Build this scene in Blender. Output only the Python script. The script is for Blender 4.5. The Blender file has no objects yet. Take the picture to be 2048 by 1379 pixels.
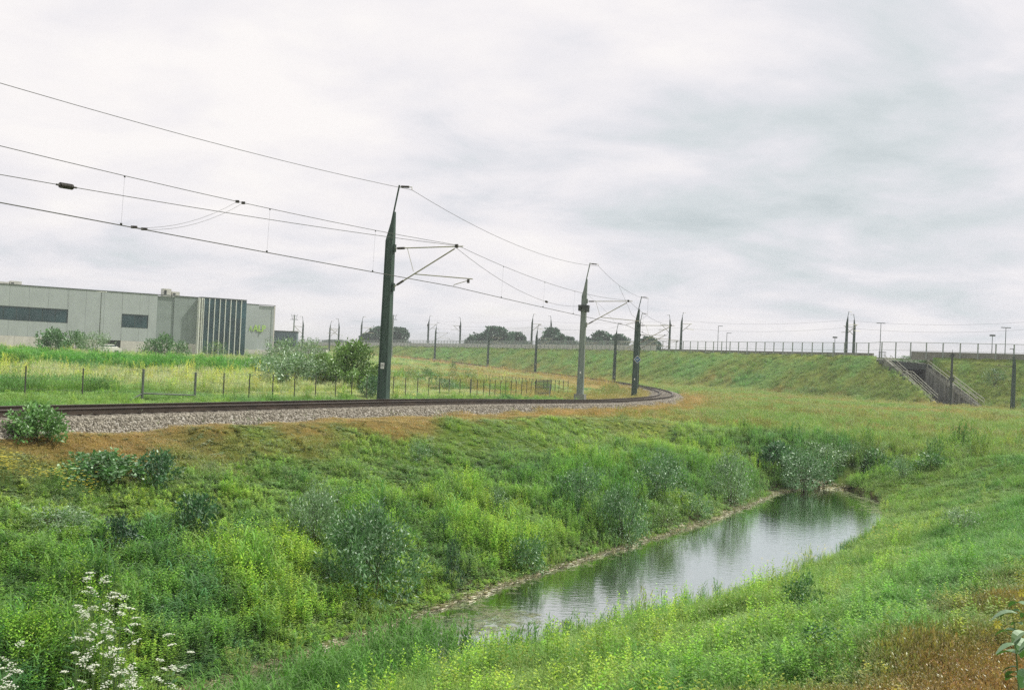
import bpy, math, random
import numpy as np
from mathutils import Vector, Matrix
random.seed(7); RNG = np.random.default_rng(7)
R = math.radians
scene = bpy.context.scene
COL = scene.collection

# ------------------------------------------------------------------ camera
F_PX, ROLL, PITCH = 2162.0, R(2.6), R(0.65)      # focal length in photo pixels (2048 wide)
def ray(x, y):
    """world direction seen at photo pixel (x, y); the eye is the origin, +Y the view, +Z up"""
    u, v = x - 1024.0, 689.5 - y
    a = u*math.cos(ROLL) - v*math.sin(ROLL); b = u*math.sin(ROLL) + v*math.cos(ROLL)
    return Vector((a, F_PX*math.cos(PITCH) - b*math.sin(PITCH), F_PX*math.sin(PITCH) + b*math.cos(PITCH)))
def at(x, y, d):
    r = ray(x, y); return r*(d/r.y)
cam_data = bpy.data.cameras.new('camera'); cam = bpy.data.objects.new('camera', cam_data); COL.objects.link(cam)
fw = ray(1024, 689.5).normalized(); rt = (ray(1025, 689.5) - ray(1024, 689.5)).normalized(); upv = rt.cross(fw)
cam.matrix_world = Matrix(((rt.x, upv.x, -fw.x, 0), (rt.y, upv.y, -fw.y, 0), (rt.z, upv.z, -fw.z, 0), (0, 0, 0, 1)))
cam_data.sensor_width = 36; cam_data.lens = 36*F_PX/2048; cam_data.clip_start = 0.1; cam_data.clip_end = 9000
scene.camera = cam

# ------------------------------------------------------------------ sky and sun
SUN_EL, SUN_AZ = R(52), R(78)            # azimuth clockwise from +Y
world = bpy.data.worlds.new('World'); scene.world = world; world.use_nodes = True
nt = world.node_tree; nt.nodes.clear()
def N(t, kind, **kw):
    n = t.nodes.new(kind)
    for k, v in kw.items():
        if k == 'ins':
            for kk, vv in v.items(): n.inputs[kk].default_value = vv
        else: setattr(n, k, v)
    return n
out = N(nt, 'ShaderNodeOutputWorld'); bg = N(nt, 'ShaderNodeBackground', ins={'Strength': 0.1})
sky = N(nt, 'ShaderNodeTexSky', sky_type='NISHITA', sun_disc=False, sun_elevation=SUN_EL, sun_rotation=SUN_AZ, dust_density=2.0)
tc = N(nt, 'ShaderNodeTexCoord')
sep = N(nt, 'ShaderNodeSeparateXYZ'); nt.links.new(tc.outputs['Generated'], sep.inputs[0])
def M(t, op, a, b=None, c=None, clamp=False):
    n = N(t, 'ShaderNodeMath', operation=op, use_clamp=clamp)
    for i, v in enumerate((a, b, c)):
        if v is None: continue
        if isinstance(v, (int, float)): n.inputs[i].default_value = v
        else: t.links.new(v, n.inputs[i])
    return n.outputs[0]
zc = M(nt, 'ADD', M(nt, 'MAXIMUM', sep.outputs[2], 0.0), 0.24)
px_ = M(nt, 'DIVIDE', sep.outputs[0], zc); py_ = M(nt, 'DIVIDE', sep.outputs[1], zc)
cmb = N(nt, 'ShaderNodeCombineXYZ'); nt.links.new(px_, cmb.inputs[0]); nt.links.new(py_, cmb.inputs[1])
def cloud(scale, detail, rough, dist, off, sx=1.0, sy=1.0, rot=0.0):
    mp = N(nt, 'ShaderNodeMapping'); mp.inputs['Location'].default_value = off; mp.inputs['Scale'].default_value = (sx, sy, 1)
    mp.inputs['Rotation'].default_value = (0, 0, rot)
    nt.links.new(cmb.outputs[0], mp.inputs[0])
    n = N(nt, 'ShaderNodeTexNoise', ins={'Scale': scale, 'Detail': detail, 'Roughness': rough, 'Distortion': dist})
    nt.links.new(mp.outputs[0], n.inputs['Vector']); return n.outputs[0]
def ramp(t, fac, stops):
    n = N(t, 'ShaderNodeValToRGB'); cr = n.color_ramp
    while len(cr.elements) < len(stops): cr.elements.new(0.5)
    for e, (p, c) in zip(cr.elements, stops): e.position = p; e.color = (*c, 1)
    t.links.new(fac, n.inputs[0]); return n.outputs[0]
def mixc(t, fac, a, b, mode='MIX'):
    n = N(t, 'ShaderNodeMix', data_type='RGBA', blend_type=mode)
    for s, v in ((n.inputs[0], fac), (n.inputs[6], a), (n.inputs[7], b)):
        if isinstance(v, (int, float)): s.default_value = v
        elif isinstance(v, tuple): s.default_value = (*v, 1)
        else: t.links.new(v, s)
    return n.outputs[2]
c1 = cloud(0.8, 9, 0.52, 0.25, (3.1, 1.7, 0), 1.0, 1.1, 0.25)
c2 = cloud(2.6, 9, 0.55, 0.3, (7.3, 2.2, 0), 1.0, 1.15, -0.15)
cc = M(nt, 'ADD', M(nt, 'MULTIPLY', M(nt, 'ADD', M(nt, 'MULTIPLY', M(nt, 'SUBTRACT', c1, 0.5), 1.7), 0.5), 0.50), M(nt, 'MULTIPLY', M(nt, 'ADD', M(nt, 'MULTIPLY', M(nt, 'SUBTRACT', c2, 0.5), 1.9), 0.5), 0.50))
# the cloud cover thickens to the right of the view, thins to the left
side = M(nt, 'MULTIPLY', M(nt, 'MAXIMUM', sep.outputs[0], -0.12), 0.17)
low = M(nt, 'MULTIPLY', M(nt, 'SUBTRACT', 0.22, sep.outputs[2], clamp=True), 0.20)
rgt = M(nt, 'MULTIPLY', M(nt, 'SUBTRACT', sep.outputs[0], 0.18, clamp=True), 0.10)
cc = M(nt, 'SUBTRACT', M(nt, 'SUBTRACT', M(nt, 'ADD', cc, 0.045), rgt), M(nt, 'ADD', side, low))
cloudcol = ramp(nt, cc, [(0.15, (5.1, 5.75, 5.95)), (0.29, (6.3, 6.75, 7.0)), (0.41, (7.3, 7.35, 7.75)), (0.50, (8.1, 7.95, 8.25)), (0.60, (8.6, 8.35, 8.5)), (0.74, (9.2, 8.9, 8.8))])
gap = ramp(nt, cloud(0.8, 7, 0.55, 0.6, (1.3, 9.4, 0), 1.0, 1.3), [(0.60, (0, 0, 0)), (0.75, (1, 1, 1))])
gapf = M(nt, 'MULTIPLY', gap, 0.5)
skyb = mixc(nt, 1.0, sky.outputs[0], (1.6, 1.6, 1.6), 'MULTIPLY')
nt.links.new(mixc(nt, gapf, cloudcol, skyb), bg.inputs['Color']); nt.links.new(bg.outputs[0], out.inputs[0])

sun_d = bpy.data.lights.new('sun', 'SUN'); sun_d.energy = 4.0; sun_d.angle = R(2.0); sun_d.color = (1.0, 0.95, 0.86)
sun = bpy.data.objects.new('sun', sun_d); COL.objects.link(sun)
sdir = Vector((math.sin(SUN_AZ)*math.cos(SUN_EL), math.cos(SUN_AZ)*math.cos(SUN_EL), math.sin(SUN_EL)))
sun.rotation_euler = sdir.to_track_quat('Z', 'Y').to_euler()
vs = scene.view_settings; scene.display_settings.display_device = 'sRGB'
vs.view_transform = 'Standard'; vs.look = 'None'; vs.gamma = 1; vs.use_curve_mapping = False; vs.exposure = 0.1
scene.render.engine = 'CYCLES'; scene.cycles.max_bounces = 6; scene.cycles.transparent_max_bounces = 8
scene.cycles.diffuse_bounces = 3; scene.cycles.use_denoising = False
HAZE = 0.00042

# ------------------------------------------------------------------ helpers
class MB:
    def __init__(s): s.v = []; s.f = []
    def add(s, vs_, fs):
        k = len(s.v); s.v += [tuple(p) for p in vs_]; s.f += [tuple(i + k for i in f) for f in fs]; return s
    def box(s, x0, x1, y0, y1, z0, z1, m=None):
        P = [Vector((x, y, z)) for z in (z0, z1) for y in (y0, y1) for x in (x0, x1)]
        if m: P = [m @ p for p in P]
        return s.add(P, [(0,2,3,1), (4,5,7,6), (0,1,5,4), (1,3,7,5), (3,2,6,7), (2,0,4,6)])
    def tube(s, pts, r, n=6, caps=True):
        pts = [Vector(p) for p in pts]; k = len(s.v); rr = r if isinstance(r, (list, tuple)) else [r]*len(pts)
        for i, p in enumerate(pts):
            d = (pts[min(i+1, len(pts)-1)] - pts[max(i-1, 0)]).normalized()
            a = d.cross(Vector((0.05, 0.1, 1))); a = a.normalized() if a.length > 1e-3 else Vector((1, 0, 0)); b = d.cross(a)
            for j in range(n):
                t = 2*math.pi*j/n; s.v.append(tuple(p + (a*math.cos(t) + b*math.sin(t))*rr[i]))
        for i in range(len(pts) - 1):
            for j in range(n):
                s.f.append((k + i*n + j, k + i*n + (j+1) % n, k + (i+1)*n + (j+1) % n, k + (i+1)*n + j))
        if caps: s.f.append(tuple(k + j for j in reversed(range(n)))); s.f.append(tuple(k + (len(pts)-1)*n + j for j in range(n)))
        return s
    def mesh(s, name, mat):
        m = bpy.data.meshes.new(name); m.from_pydata(s.v, [], s.f); m.materials.append(mat); m.update(); return m
    def build(s, name, mat, parent=None, smooth=False):
        m = s.mesh(name, mat)
        if smooth: m.shade_smooth()
        return link(name, m, parent)
def link(name, data, parent=None):
    o = bpy.data.objects.new(name, data); COL.objects.link(o)
    if parent is not None: o.parent = parent
    return o
def tag(o, label=None, cat=None, group=None, kind=None):
    if label: o['label'] = label
    if cat: o['category'] = cat
    if group: o['group'] = group
    if kind: o['kind'] = kind
    return o
def empty(name, loc=(0, 0, 0), rz=0.0, **kw):
    o = link(name, None); o.location = loc; o.rotation_euler = (0, 0, rz); o.empty_display_size = 0.5
    return tag(o, **kw)
def copy_tree(o, parent=None):
    c = o.copy(); COL.objects.link(c)
    if parent is not None: c.parent = parent
    for ch in o.children: copy_tree(ch, c)
    return c

# ------------------------------------------------------------------ materials
def mat_basic(name, col, rough=0.7, metal=0.0, var=0.15, scale=3.0, bump=0.0, spec=0.4, col2=None, stretch=(1, 1, 1)):
    m = bpy.data.materials.new(name); m.use_nodes = True; t = m.node_tree; b = t.nodes['Principled BSDF']
    g = N(t, 'ShaderNodeTexCoord'); mp = N(t, 'ShaderNodeMapping'); mp.inputs['Scale'].default_value = stretch
    t.links.new(g.outputs['Object'], mp.inputs[0])
    n = N(t, 'ShaderNodeTexNoise', ins={'Scale': scale, 'Detail': 7, 'Roughness': 0.65}); t.links.new(mp.outputs[0], n.inputs['Vector'])
    c2 = col2 or tuple(c*(1 - var*1.6) for c in col); c1_ = tuple(min(1, c*(1 + var)) for c in col)
    t.links.new(ramp(t, n.outputs[0], [(0.32, c2), (0.68, c1_)]), b.inputs['Base Color'])
    b.inputs['Roughness'].default_value = rough; b.inputs['Metallic'].default_value = metal
    b.inputs['Specular IOR Level'].default_value = spec
    if bump:
        bm = N(t, 'ShaderNodeBump', ins={'Strength': bump, 'Distance': 0.02})
        n2 = N(t, 'ShaderNodeTexNoise', ins={'Scale': scale*6, 'Detail': 5}); t.links.new(mp.outputs[0], n2.inputs['Vector'])
        t.links.new(n2.outputs[0], bm.inputs['Height']); t.links.new(bm.outputs[0], b.inputs['Normal'])
    return m
def mat_leaf(name, tint=None, gloss=0.12, trans=0.35, rough=0.6):
    """foliage: colour = tint (per instance, or fixed) x per-leaf colour stored on the mesh"""
    m = bpy.data.materials.new(name); m.use_nodes = True; t = m.node_tree; t.nodes.clear()
    o = N(t, 'ShaderNodeOutputMaterial'); vc = N(t, 'ShaderNodeAttribute', attribute_name='vc')
    if tint is None:
        ti = N(t, 'ShaderNodeAttribute', attribute_type='INSTANCER', attribute_name='tint').outputs['Color']
    else: ti = tint
    c = mixc(t, 1.0, vc.outputs['Color'], ti, 'MULTIPLY')
    d = N(t, 'ShaderNodeBsdfDiffuse'); tr = N(t, 'ShaderNodeBsdfTranslucent'); gl = N(t, 'ShaderNodeBsdfGlossy', ins={'Roughness': rough, 'Color': (0.9, 1.0, 0.9, 1)})
    t.links.new(c, d.inputs['Color']); t.links.new(mixc(t, 1.0, c, (1.0, 1.25, 0.75), 'MULTIPLY'), tr.inputs['Color'])
    m1 = N(t, 'ShaderNodeMixShader', ins={0: trans}); m2 = N(t, 'ShaderNodeMixShader')
    fr = N(t, 'ShaderNodeFresnel', ins={'IOR': 1.4}); t.links.new(M(t, 'MULTIPLY', fr.outputs[0], gloss*6, clamp=True) if False else M(t, 'MINIMUM', M(t, 'MULTIPLY', fr.outputs[0], gloss*4), gloss*1.25), m2.inputs[0])
    t.links.new(d.outputs[0], m1.inputs[1]); t.links.new(tr.outputs[0], m1.inputs[2])
    t.links.new(m1.outputs[0], m2.inputs[1]); t.links.new(gl.outputs[0], m2.inputs[2]); t.links.new(m2.outputs[0], o.inputs[0])
    return m
MT = {}
MT['mast'] = mat_basic('mast_steel', (0.05, 0.085, 0.065), 0.6, 0.1, 0.25, 2.0, 0.2, col2=(0.028, 0.05, 0.038), stretch=(3, 3, 0.6))
MT['mast_pale'] = mat_basic('mast_pale_steel', (0.22, 0.26, 0.23), 0.6, 0.2, 0.2, 2.0, 0.2, stretch=(3, 3, 0.6))
MT['tube'] = mat_basic('galvanised_tube', (0.42, 0.41, 0.30), 0.5, 0.4, 0.2, 6)
MT['ceramic'] = mat_basic('insulator_ceramic', (0.045, 0.04, 0.03), 0.35, 0, 0.2, 5)
MT['wire'] = mat_basic('copper_wire', (0.06, 0.065, 0.05), 0.6, 0.3, 0.1, 2)
MT['rail'] = mat_basic('rail_steel', (0.045, 0.032, 0.022), 0.65, 0.3, 0.3, 1.5)
MT['railtop'] = mat_basic('polished_rail_head', (0.30, 0.27, 0.22), 0.35, 0.8, 0.1, 2)
MT['sleeper'] = mat_basic('sleeper_concrete', (0.17, 0.15, 0.12), 0.9, 0, 0.25, 5, 0.3)
MT['stone'] = None
MT['concrete'] = mat_basic('concrete', (0.23, 0.23, 0.20), 0.9, 0, 0.22, 0.7, 0.3, stretch=(1, 1, 0.4))
MT['concrete_dark'] = mat_basic('weathered_concrete', (0.18, 0.185, 0.155), 0.9, 0, 0.45, 0.9, 0.4, stretch=(1, 1, 0.25))
MT['post'] = mat_basic('fence_post', (0.12, 0.14, 0.12), 0.7, 0.2, 0.2, 4)
MT['rustpost'] = mat_basic('dark_fence_post', (0.075, 0.08, 0.06), 0.8, 0.1, 0.3, 4)
MT['parapet'] = mat_basic('parapet_post_paint', (0.30, 0.34, 0.31), 0.6, 0.1, 0.15, 3)
MT['handrail'] = mat_basic('handrail_galvanised', (0.46, 0.46, 0.37), 0.5, 0.3, 0.12, 3)
MT['clad'] = mat_basic('cladding_pale_grey', (0.385, 0.425, 0.42), 0.75, 0.0, 0.06, 0.5, 0.05, stretch=(1, 1, 0.5))
MT['clad2'] = mat_basic('cladding_mid_grey', (0.25, 0.295, 0.28), 0.75, 0.0, 0.08, 0.5)
MT['plinth'] = mat_basic('plinth_concrete', (0.56, 0.54, 0.50), 0.85, 0, 0.1, 0.8, stretch=(1, 1, 0.4))
MT['cap'] = mat_basic('roof_trim', (0.10, 0.12, 0.11), 0.5, 0.2, 0.1, 2)
MT['fin'] = mat_basic('white_fin', (0.78, 0.80, 0.74), 0.5, 0, 0.06, 1)
MT['white'] = mat_basic('white_paint', (0.72, 0.72, 0.66), 0.5, 0, 0.06, 2)
MT['roofunit'] = mat_basic('roof_unit_paint', (0.55, 0.54, 0.47), 0.6, 0, 0.1, 2)
MT['sign'] = mat_basic('green_sign_paint', (0.42, 0.64, 0.16), 0.5, 0, 0.05, 2)
MT['blue'] = mat_basic('blue_sign_paint', (0.03, 0.12, 0.24), 0.5, 0, 0.05, 2)
MT['black'] = mat_basic('black_rubber', (0.02, 0.02, 0.02), 0.8, 0, 0.1, 2)
MT['dark'] = mat_basic('dark_grey_paint_and_shade', (0.05, 0.06, 0.055), 0.7, 0, 0.2, 1)
MT['bluegrey'] = mat_basic('blue_grey_cladding', (0.12, 0.17, 0.18), 0.7, 0, 0.15, 1)
MT['bark'] = mat_basic('bark', (0.07, 0.055, 0.04), 0.9, 0, 0.3, 8, 0.5)
MT['orange'] = mat_basic('orange_barrier', (0.42, 0.14, 0.06), 0.7, 0, 0.15, 2)
def mat_glass(name, tint):
    m = bpy.data.materials.new(name); m.use_nodes = True; t = m.node_tree; b = t.nodes['Principled BSDF']
    g = N(t, 'ShaderNodeTexCoord'); n = N(t, 'ShaderNodeTexNoise', ins={'Scale': 0.35, 'Detail': 3}); t.links.new(g.outputs['Object'], n.inputs[0])
    t.links.new(ramp(t, n.outputs[0], [(0.35, tuple(c*0.5 for c in tint)), (0.7, tint)]), b.inputs['Base Color'])
    b.inputs['Roughness'].default_value = 0.08; b.inputs['Specular IOR Level'].default_value = 0.6; return m
MT['glass'] = mat_glass('tinted_glass', (0.03, 0.08, 0.085)); MT['glass2'] = mat_glass('facade_glass', (0.035, 0.10, 0.115))
def mat_mesh_panel():
    m = bpy.data.materials.new('wire_mesh'); m.use_nodes = True; t = m.node_tree; b = t.nodes['Principled BSDF']
    b.inputs['Base Color'].default_value = (0.42, 0.46, 0.43, 1); b.inputs['Roughness'].default_value = 0.6; b.inputs['Alpha'].default_value = 0.26
    return m
MT['wiremesh'] = mat_mesh_panel()
def mat_clearpanel():
    m = bpy.data.materials.new('thin_wire_mesh'); m.use_nodes = True; b = m.node_tree.nodes['Principled BSDF']
    b.inputs['Base Color'].default_value = (0.25, 0.28, 0.25, 1); b.inputs['Alpha'].default_value = 0.07; return m
MT['thinmesh'] = mat_clearpanel()

# ------------------------------------------------------------------ numpy noise
def _hash(i, j, k):
    h = (i*374761393 + j*668265263 + k*1442695041) & 0x7fffffff
    h = ((h ^ (h >> 13))*1274126177) & 0x7fffffff
    return ((h ^ (h >> 16)) & 0xffff)/65535.0
def vnoise(x, y, seed=0):
    xi = np.floor(x).astype(np.int64); yi = np.floor(y).astype(np.int64); fx = x - xi; fy = y - yi
    fx = fx*fx*(3 - 2*fx); fy = fy*fy*(3 - 2*fy)
    a = _hash(xi, yi, seed); b = _hash(xi+1, yi, seed); c = _hash(xi, yi+1, seed); d = _hash(xi+1, yi+1, seed)
    return (a*(1-fx) + b*fx)*(1-fy) + (c*(1-fx) + d*fx)*fy
def fbm(x, y, seed=0, o=3):
    s = 0; a = 1; w = 0
    for k in range(o): s = s + a*vnoise(x*2**k + 17.3*k, y*2**k - 9.1*k, seed+k); w += a; a *= 0.5
    return s/w
def sst(a, b, x): t = np.clip((x - a)/(b - a), 0, 1); return t*t*(3 - 2*t)

# ------------------------------------------------------------------ the lie of the land
def catmull(P, step=0.6):
    P = np.array(P, float); out_ = []
    P = np.vstack([2*P[0]-P[1], P, 2*P[-1]-P[-2]])
    for i in range(1, len(P)-2):
        L = np.linalg.norm(P[i+1][:2]-P[i][:2]); n = max(2, int(L/0.15)); t = np.linspace(0, 1, n, endpoint=False)[:, None]
        p0, p1, p2, p3 = P[i-1], P[i], P[i+1], P[i+2]
        out_.append(0.5*((2*p1) + (-p0+p2)*t + (2*p0-5*p1+4*p2-p3)*t**2 + (-p0+3*p1-3*p2+p3)*t**3))
    Q = np.vstack(out_ + [P[-2][None]])
    s = np.r_[0, np.cumsum(np.linalg.norm(np.diff(Q[:, :2], axis=0), axis=1))]
    u = np.arange(0, s[-1], step); return np.stack([np.interp(u, s, Q[:, k]) for k in range(Q.shape[1])], 1)
TRK = catmull([(-36, -14, -1.75), (-27, 2, -1.8), (-18, 20, -1.93), (-10.6, 37, -2.08), (-3.5, 53.4, -2.25), (3.3, 71, -2.65), (8.9, 88.7, -3.05), (16.8, 118.4, -3.42),
    (20.9, 150, -3.6), (20.9, 183, -3.66), (16.6, 216, -3.5), (8.8, 248, -3.2), (-3.2, 285, -2.85), (-20, 328, -1.95), (-37.5, 368, -1.35),
    (-59, 408, -1.08), (-92, 452, -1.0), (-140, 500, -0.9)])
TT = np.gradient(TRK[:, :2], axis=0); TT /= np.linalg.norm(TT, axis=1)[:, None]
TN = np.stack([TT[:, 1], -TT[:, 0]], 1)             # outward (right-hand) normal
CREST = catmull([(260, 10, 2.9), (150, 92, 3.0), (100, 133, 3.1), (74.9, 158, 3.0), (59.5, 174, 2.9), (45, 203, 2.8), (29.6, 236, 2.8), (10.2, 290, 2.72), (-20.6, 360, 2.5),
    (-40.9, 397, 2.3), (-64.4, 432, 1.86), (-92, 470, 1.48), (-160, 545, 1.2), (-330, 700, 1.0), (-800, 1000, 0.8)], 2.0)
CT = np.gradient(CREST[:, :2], axis=0); CT /= np.linalg.norm(CT, axis=1)[:, None]
CN = np.stack([-CT[:, 1], CT[:, 0]], 1)              # towards the low (camera) side
def nearest(P, X, Y, chunk=20000):
    idx = np.empty(len(X), int)
    for i in range(0, len(X), chunk):
        d = (X[i:i+chunk, None] - P[None, :, 0])**2 + (Y[i:i+chunk, None] - P[None, :, 1])**2
        idx[i:i+chunk] = d.argmin(1)
    return idx
def track_q(X, Y):
    k = nearest(TRK[::3], X, Y)*3
    q = (X - TRK[k, 0])*TN[k, 0] + (Y - TRK[k, 1])*TN[k, 1]
    dd = np.hypot(X - TRK[k, 0], Y - TRK[k, 1]); q = np.where(np.abs(dd) > np.abs(q) + 2, np.sign(q)*dd, q)
    return q, TRK[k, 2], k
def crest_e(X, Y):
    k = nearest(CREST, X, Y); e = (X - CREST[k, 0])*CN[k, 0] + (Y - CREST[k, 1])*CN[k, 1]
    dd = np.hypot(X - CREST[k, 0], Y - CREST[k, 1]); e = np.where(dd > np.abs(e) + 4, np.sign(e)*dd, e)
    return e, CREST[k, 2]
CP = []
for i in range(0, len(TRK), 24):
    x, y, z = TRK[i]; n = TN[i]
    CP.append((x + n[0]*3.2, y + n[1]*3.2, z - 0.6))
    CP.append((x - n[0]*3.6, y - n[1]*3.6, z - (0.35 if y < 90 else 0.45)))
CP += [(20, 72, -4.35), (32, 95, -4.4), (30, 120, -4.3), (45, 130, -4.2), (56, 143, -4.0), (44, 66, -4.3), (60, 95, -4.2), (36, 155, -4.1), (40, 178, -4.0), (30, 190, -3.9),
       (66, 148, -4.1), (60, 150, -4.25), (57, 156, -4.3), (85, 120, -4.0), (130, 60, -4.0), (25, 50, -4.3), (45, 40, -4.2), (90, 20, -4.0), (0, 0, -3.4), (40, 0, -3.6),
       (-17, 46, -2.65), (-12, 60, -2.75), (-3, 77, -2.85), (1.7, 91, -3.05), (-30, 62, -2.75), (-25, 90, -2.7), (-14, 84, -2.65), (-40, 110, -2.5), (-15, 120, -3.0), (0, 120, -3.2), (5, 150, -3.6),
       (-60, 150, -2.35), (-82, 172, -2.2), (-49, 195, -2.2), (-48, 215, -2.2), (-20, 170, -3.0), (0, 200, -3.3), (-20, 230, -2.7), (-5, 250, -3.0), (-40, 280, -2.1), (-60, 330, -1.7),
       (-100, 230, -2.1), (-130, 180, -2.0), (-70, 90, -2.5), (-60, 50, -2.5), (-90, 20, -2.4), (-100, 400, -1.4), (-250, 500, -1.2), (-200, 300, -1.6), (-300, 100, -1.6),
       (0, 420, -1.0), (150, 300, -1.0), (300, 300, -1.0), (60, 500, -1.0), (300, 50, -2.0), (0, -80, -3.3), (-90, -80, -2.4), (100, -80, -3)]
CP = np.array(CP)
_D = np.hypot(CP[:, None, 0]-CP[None, :, 0], CP[:, None, 1]-CP[None, :, 1])
_n = len(CP); _A = np.zeros((_n+1, _n+1)); _A[:_n, :_n] = -_D + np.eye(_n)*0.8; _A[:_n, _n] = 1; _A[_n, :_n] = 1
_W = np.linalg.solve(_A, np.r_[CP[:, 2], 0])
def base_z(X, Y):
    o = np.empty(len(X))
    for i in range(0, len(X), 20000):
        x, y = X[i:i+20000], Y[i:i+20000]
        o[i:i+20000] = -(np.hypot(x[:, None]-CP[None, :, 0], y[:, None]-CP[None, :, 1]) @ _W[:_n]) + _W[_n]
    r = np.hypot(X, Y); return np.clip(o, -5, 0)*(1 - sst(500, 900, r)) + (-1.0)*sst(500, 900, r)
U_, N_ = np.array((.5, .8660254)), np.array((.8660254, -.5))      # ditch axis and its normal
WATER = -6.0
def ditch_st(X, Y): return X*U_[0] + Y*U_[1], X*N_[0] + Y*N_[1]
def shores(s):
    f = np.interp(s, [5, 14, 20, 28, 40, 48, 52, 55, 58], [-14.0, -14.05, -14.15, -14.35, -14.2, -14.7, -15.0, -14.6, -13.2])
    n = np.interp(s, [5, 14, 17, 20, 24, 30, 40, 48, 53, 57], [-11.7, -11.2, -11.0, -10.5, -9.5, -8.4, -8.2, -8.9, -10.2, -12.6])
    return f, n
# underpass cut beside the stairs, plan corners: portal left, left foot, right foot, portal right
CUT = [(59.6, 172.0), (62.9, 159.0), (65.6, 151.6), (64.3, 167.6)]
def in_cut(X, Y):
    poly = [(59.1, 186.0), (59.1, 171.8), (62.2, 158.6), (65.2, 150.6), (66.3, 151.0), (65.0, 167.6), (67.6, 182.0)]
    ins = np.zeros(len(X), bool); n = len(poly)
    for i in range(n):
        (x1, y1), (x2, y2) = poly[i], poly[(i+1) % n]
        c = ((y1 > Y) != (y2 > Y)) & (X < (x2-x1)*(Y-y1)/(y2-y1+1e-12) + x1); ins ^= c
    return ins
def T(X, Y, detail=True, cut=True):
    X = np.atleast_1d(np.asarray(X, float)); Y = np.atleast_1d(np.asarray(Y, float))
    z = base_z(X, Y)
    s, t = ditch_st(X, Y); f, n = shores(s)
    # near bank, camera side
    near = np.interp(t - n, [0, 0.5, 3, 7.0, 9.5, 12, 40], [-6.02, -5.85, -5.05, -3.75, -3.35, -3.35, -3.35])
    far = np.interp(f - t, [0, 0.35, 1.2, 3.2, 6.5, 8.8, 10, 13], [-6.02, -5.8, -5.4, -4.85, -3.9, -3.05, -2.55, -2.45])
    far = far - np.interp(s, [26, 35, 45, 60, 72, 90], [0, .15, .33, .75, 1.05, 1.4])*sst(3.5, 9, f - t)
    mid = -6.02 - 0.7*np.clip(np.minimum(t - f, n - t)/0.8, 0, 1)
    prof = np.where(t > n, near, np.where(t < f, far, mid))
    wS = np.where(t > n, 1 - sst(46, 84, s), 1 - sst(55.0, 61.5, s)); wS = wS*sst(-14, 0, s)
    wt = np.where(t < -18, sst(-28, -23.5, t), 1.0)
    z = z*(1 - wS*wt) + prof*wS*wt
    # shallow planted hollow that carries on beyond the pond
    hol = np.exp(-((t + 12 - (s-58)*0.35)/3.0)**2)*sst(55, 60, s)*(1 - sst(68, 84, s)); z = z - 0.8*hol
    if detail:
        r = np.hypot(X, Y)
        z = z + (fbm(X*0.45, Y*0.45, 3) - 0.5)*0.35*np.where((t > f - 0.8) & (t < n + 0.8) & (s < 58), 0.0, 1.0)*np.clip(r/10, 0, 1)
    e, cz = crest_e(X, Y)
    slope = np.where(Y > 200, 1.8, 1.75 - 0.45*(1 - sst(172, 200, Y)))
    emb = np.where(e > 0, cz - e/slope, cz); emb = np.where(e < -70, cz - (-e - 70)/4, emb)
    emb = emb + (fbm(X*0.2, Y*0.2, 11) - 0.5)*0.5*sst(0.5, 4, e) + (fbm(X*0.7, Y*0.7, 12, 2) - 0.5)*0.45*sst(0.8, 3, e)*(1 - sst(9, 14, e))
    k_ = 0.35; h = np.clip(0.5 + 0.5*(emb - z)/k_, 0, 1); z = z*(1-h) + emb*h + k_*h*(1-h)*0.5
    q, zt, k = track_q(X, Y); aq = np.abs(q)
    form = zt - 0.66; w = 1 - sst(1.9, 2.4, aq)
    z = np.where(w > 0, z*(1-w) + np.minimum(form, z)*w, z)
    w2 = 1 - sst(2.9, 6.0, aq); z = np.where((w2 > 0) & (z > zt - 0.45), z*(1-w2) + (zt - 0.45)*w2, z)
    if cut: z = np.where(in_cut(X, Y), -3.95, z)
    return z
def Tz(x, y): return float(T([x], [y])[0])
def ground(x, y, dmin=6, dmax=700):
    """where the sight line through photo pixel (x, y) first meets the land"""
    d = np.geomspace(dmin, dmax, 900); r = ray(x, y)
    X = r.x/r.y*d; Z = r.z/r.y*d; t = T(X, d); t = np.where(t < WATER, WATER, t)
    i = int(np.argmax(Z < t)) or len(d) - 1
    return Vector((X[i], d[i], float(t[i])))

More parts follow.
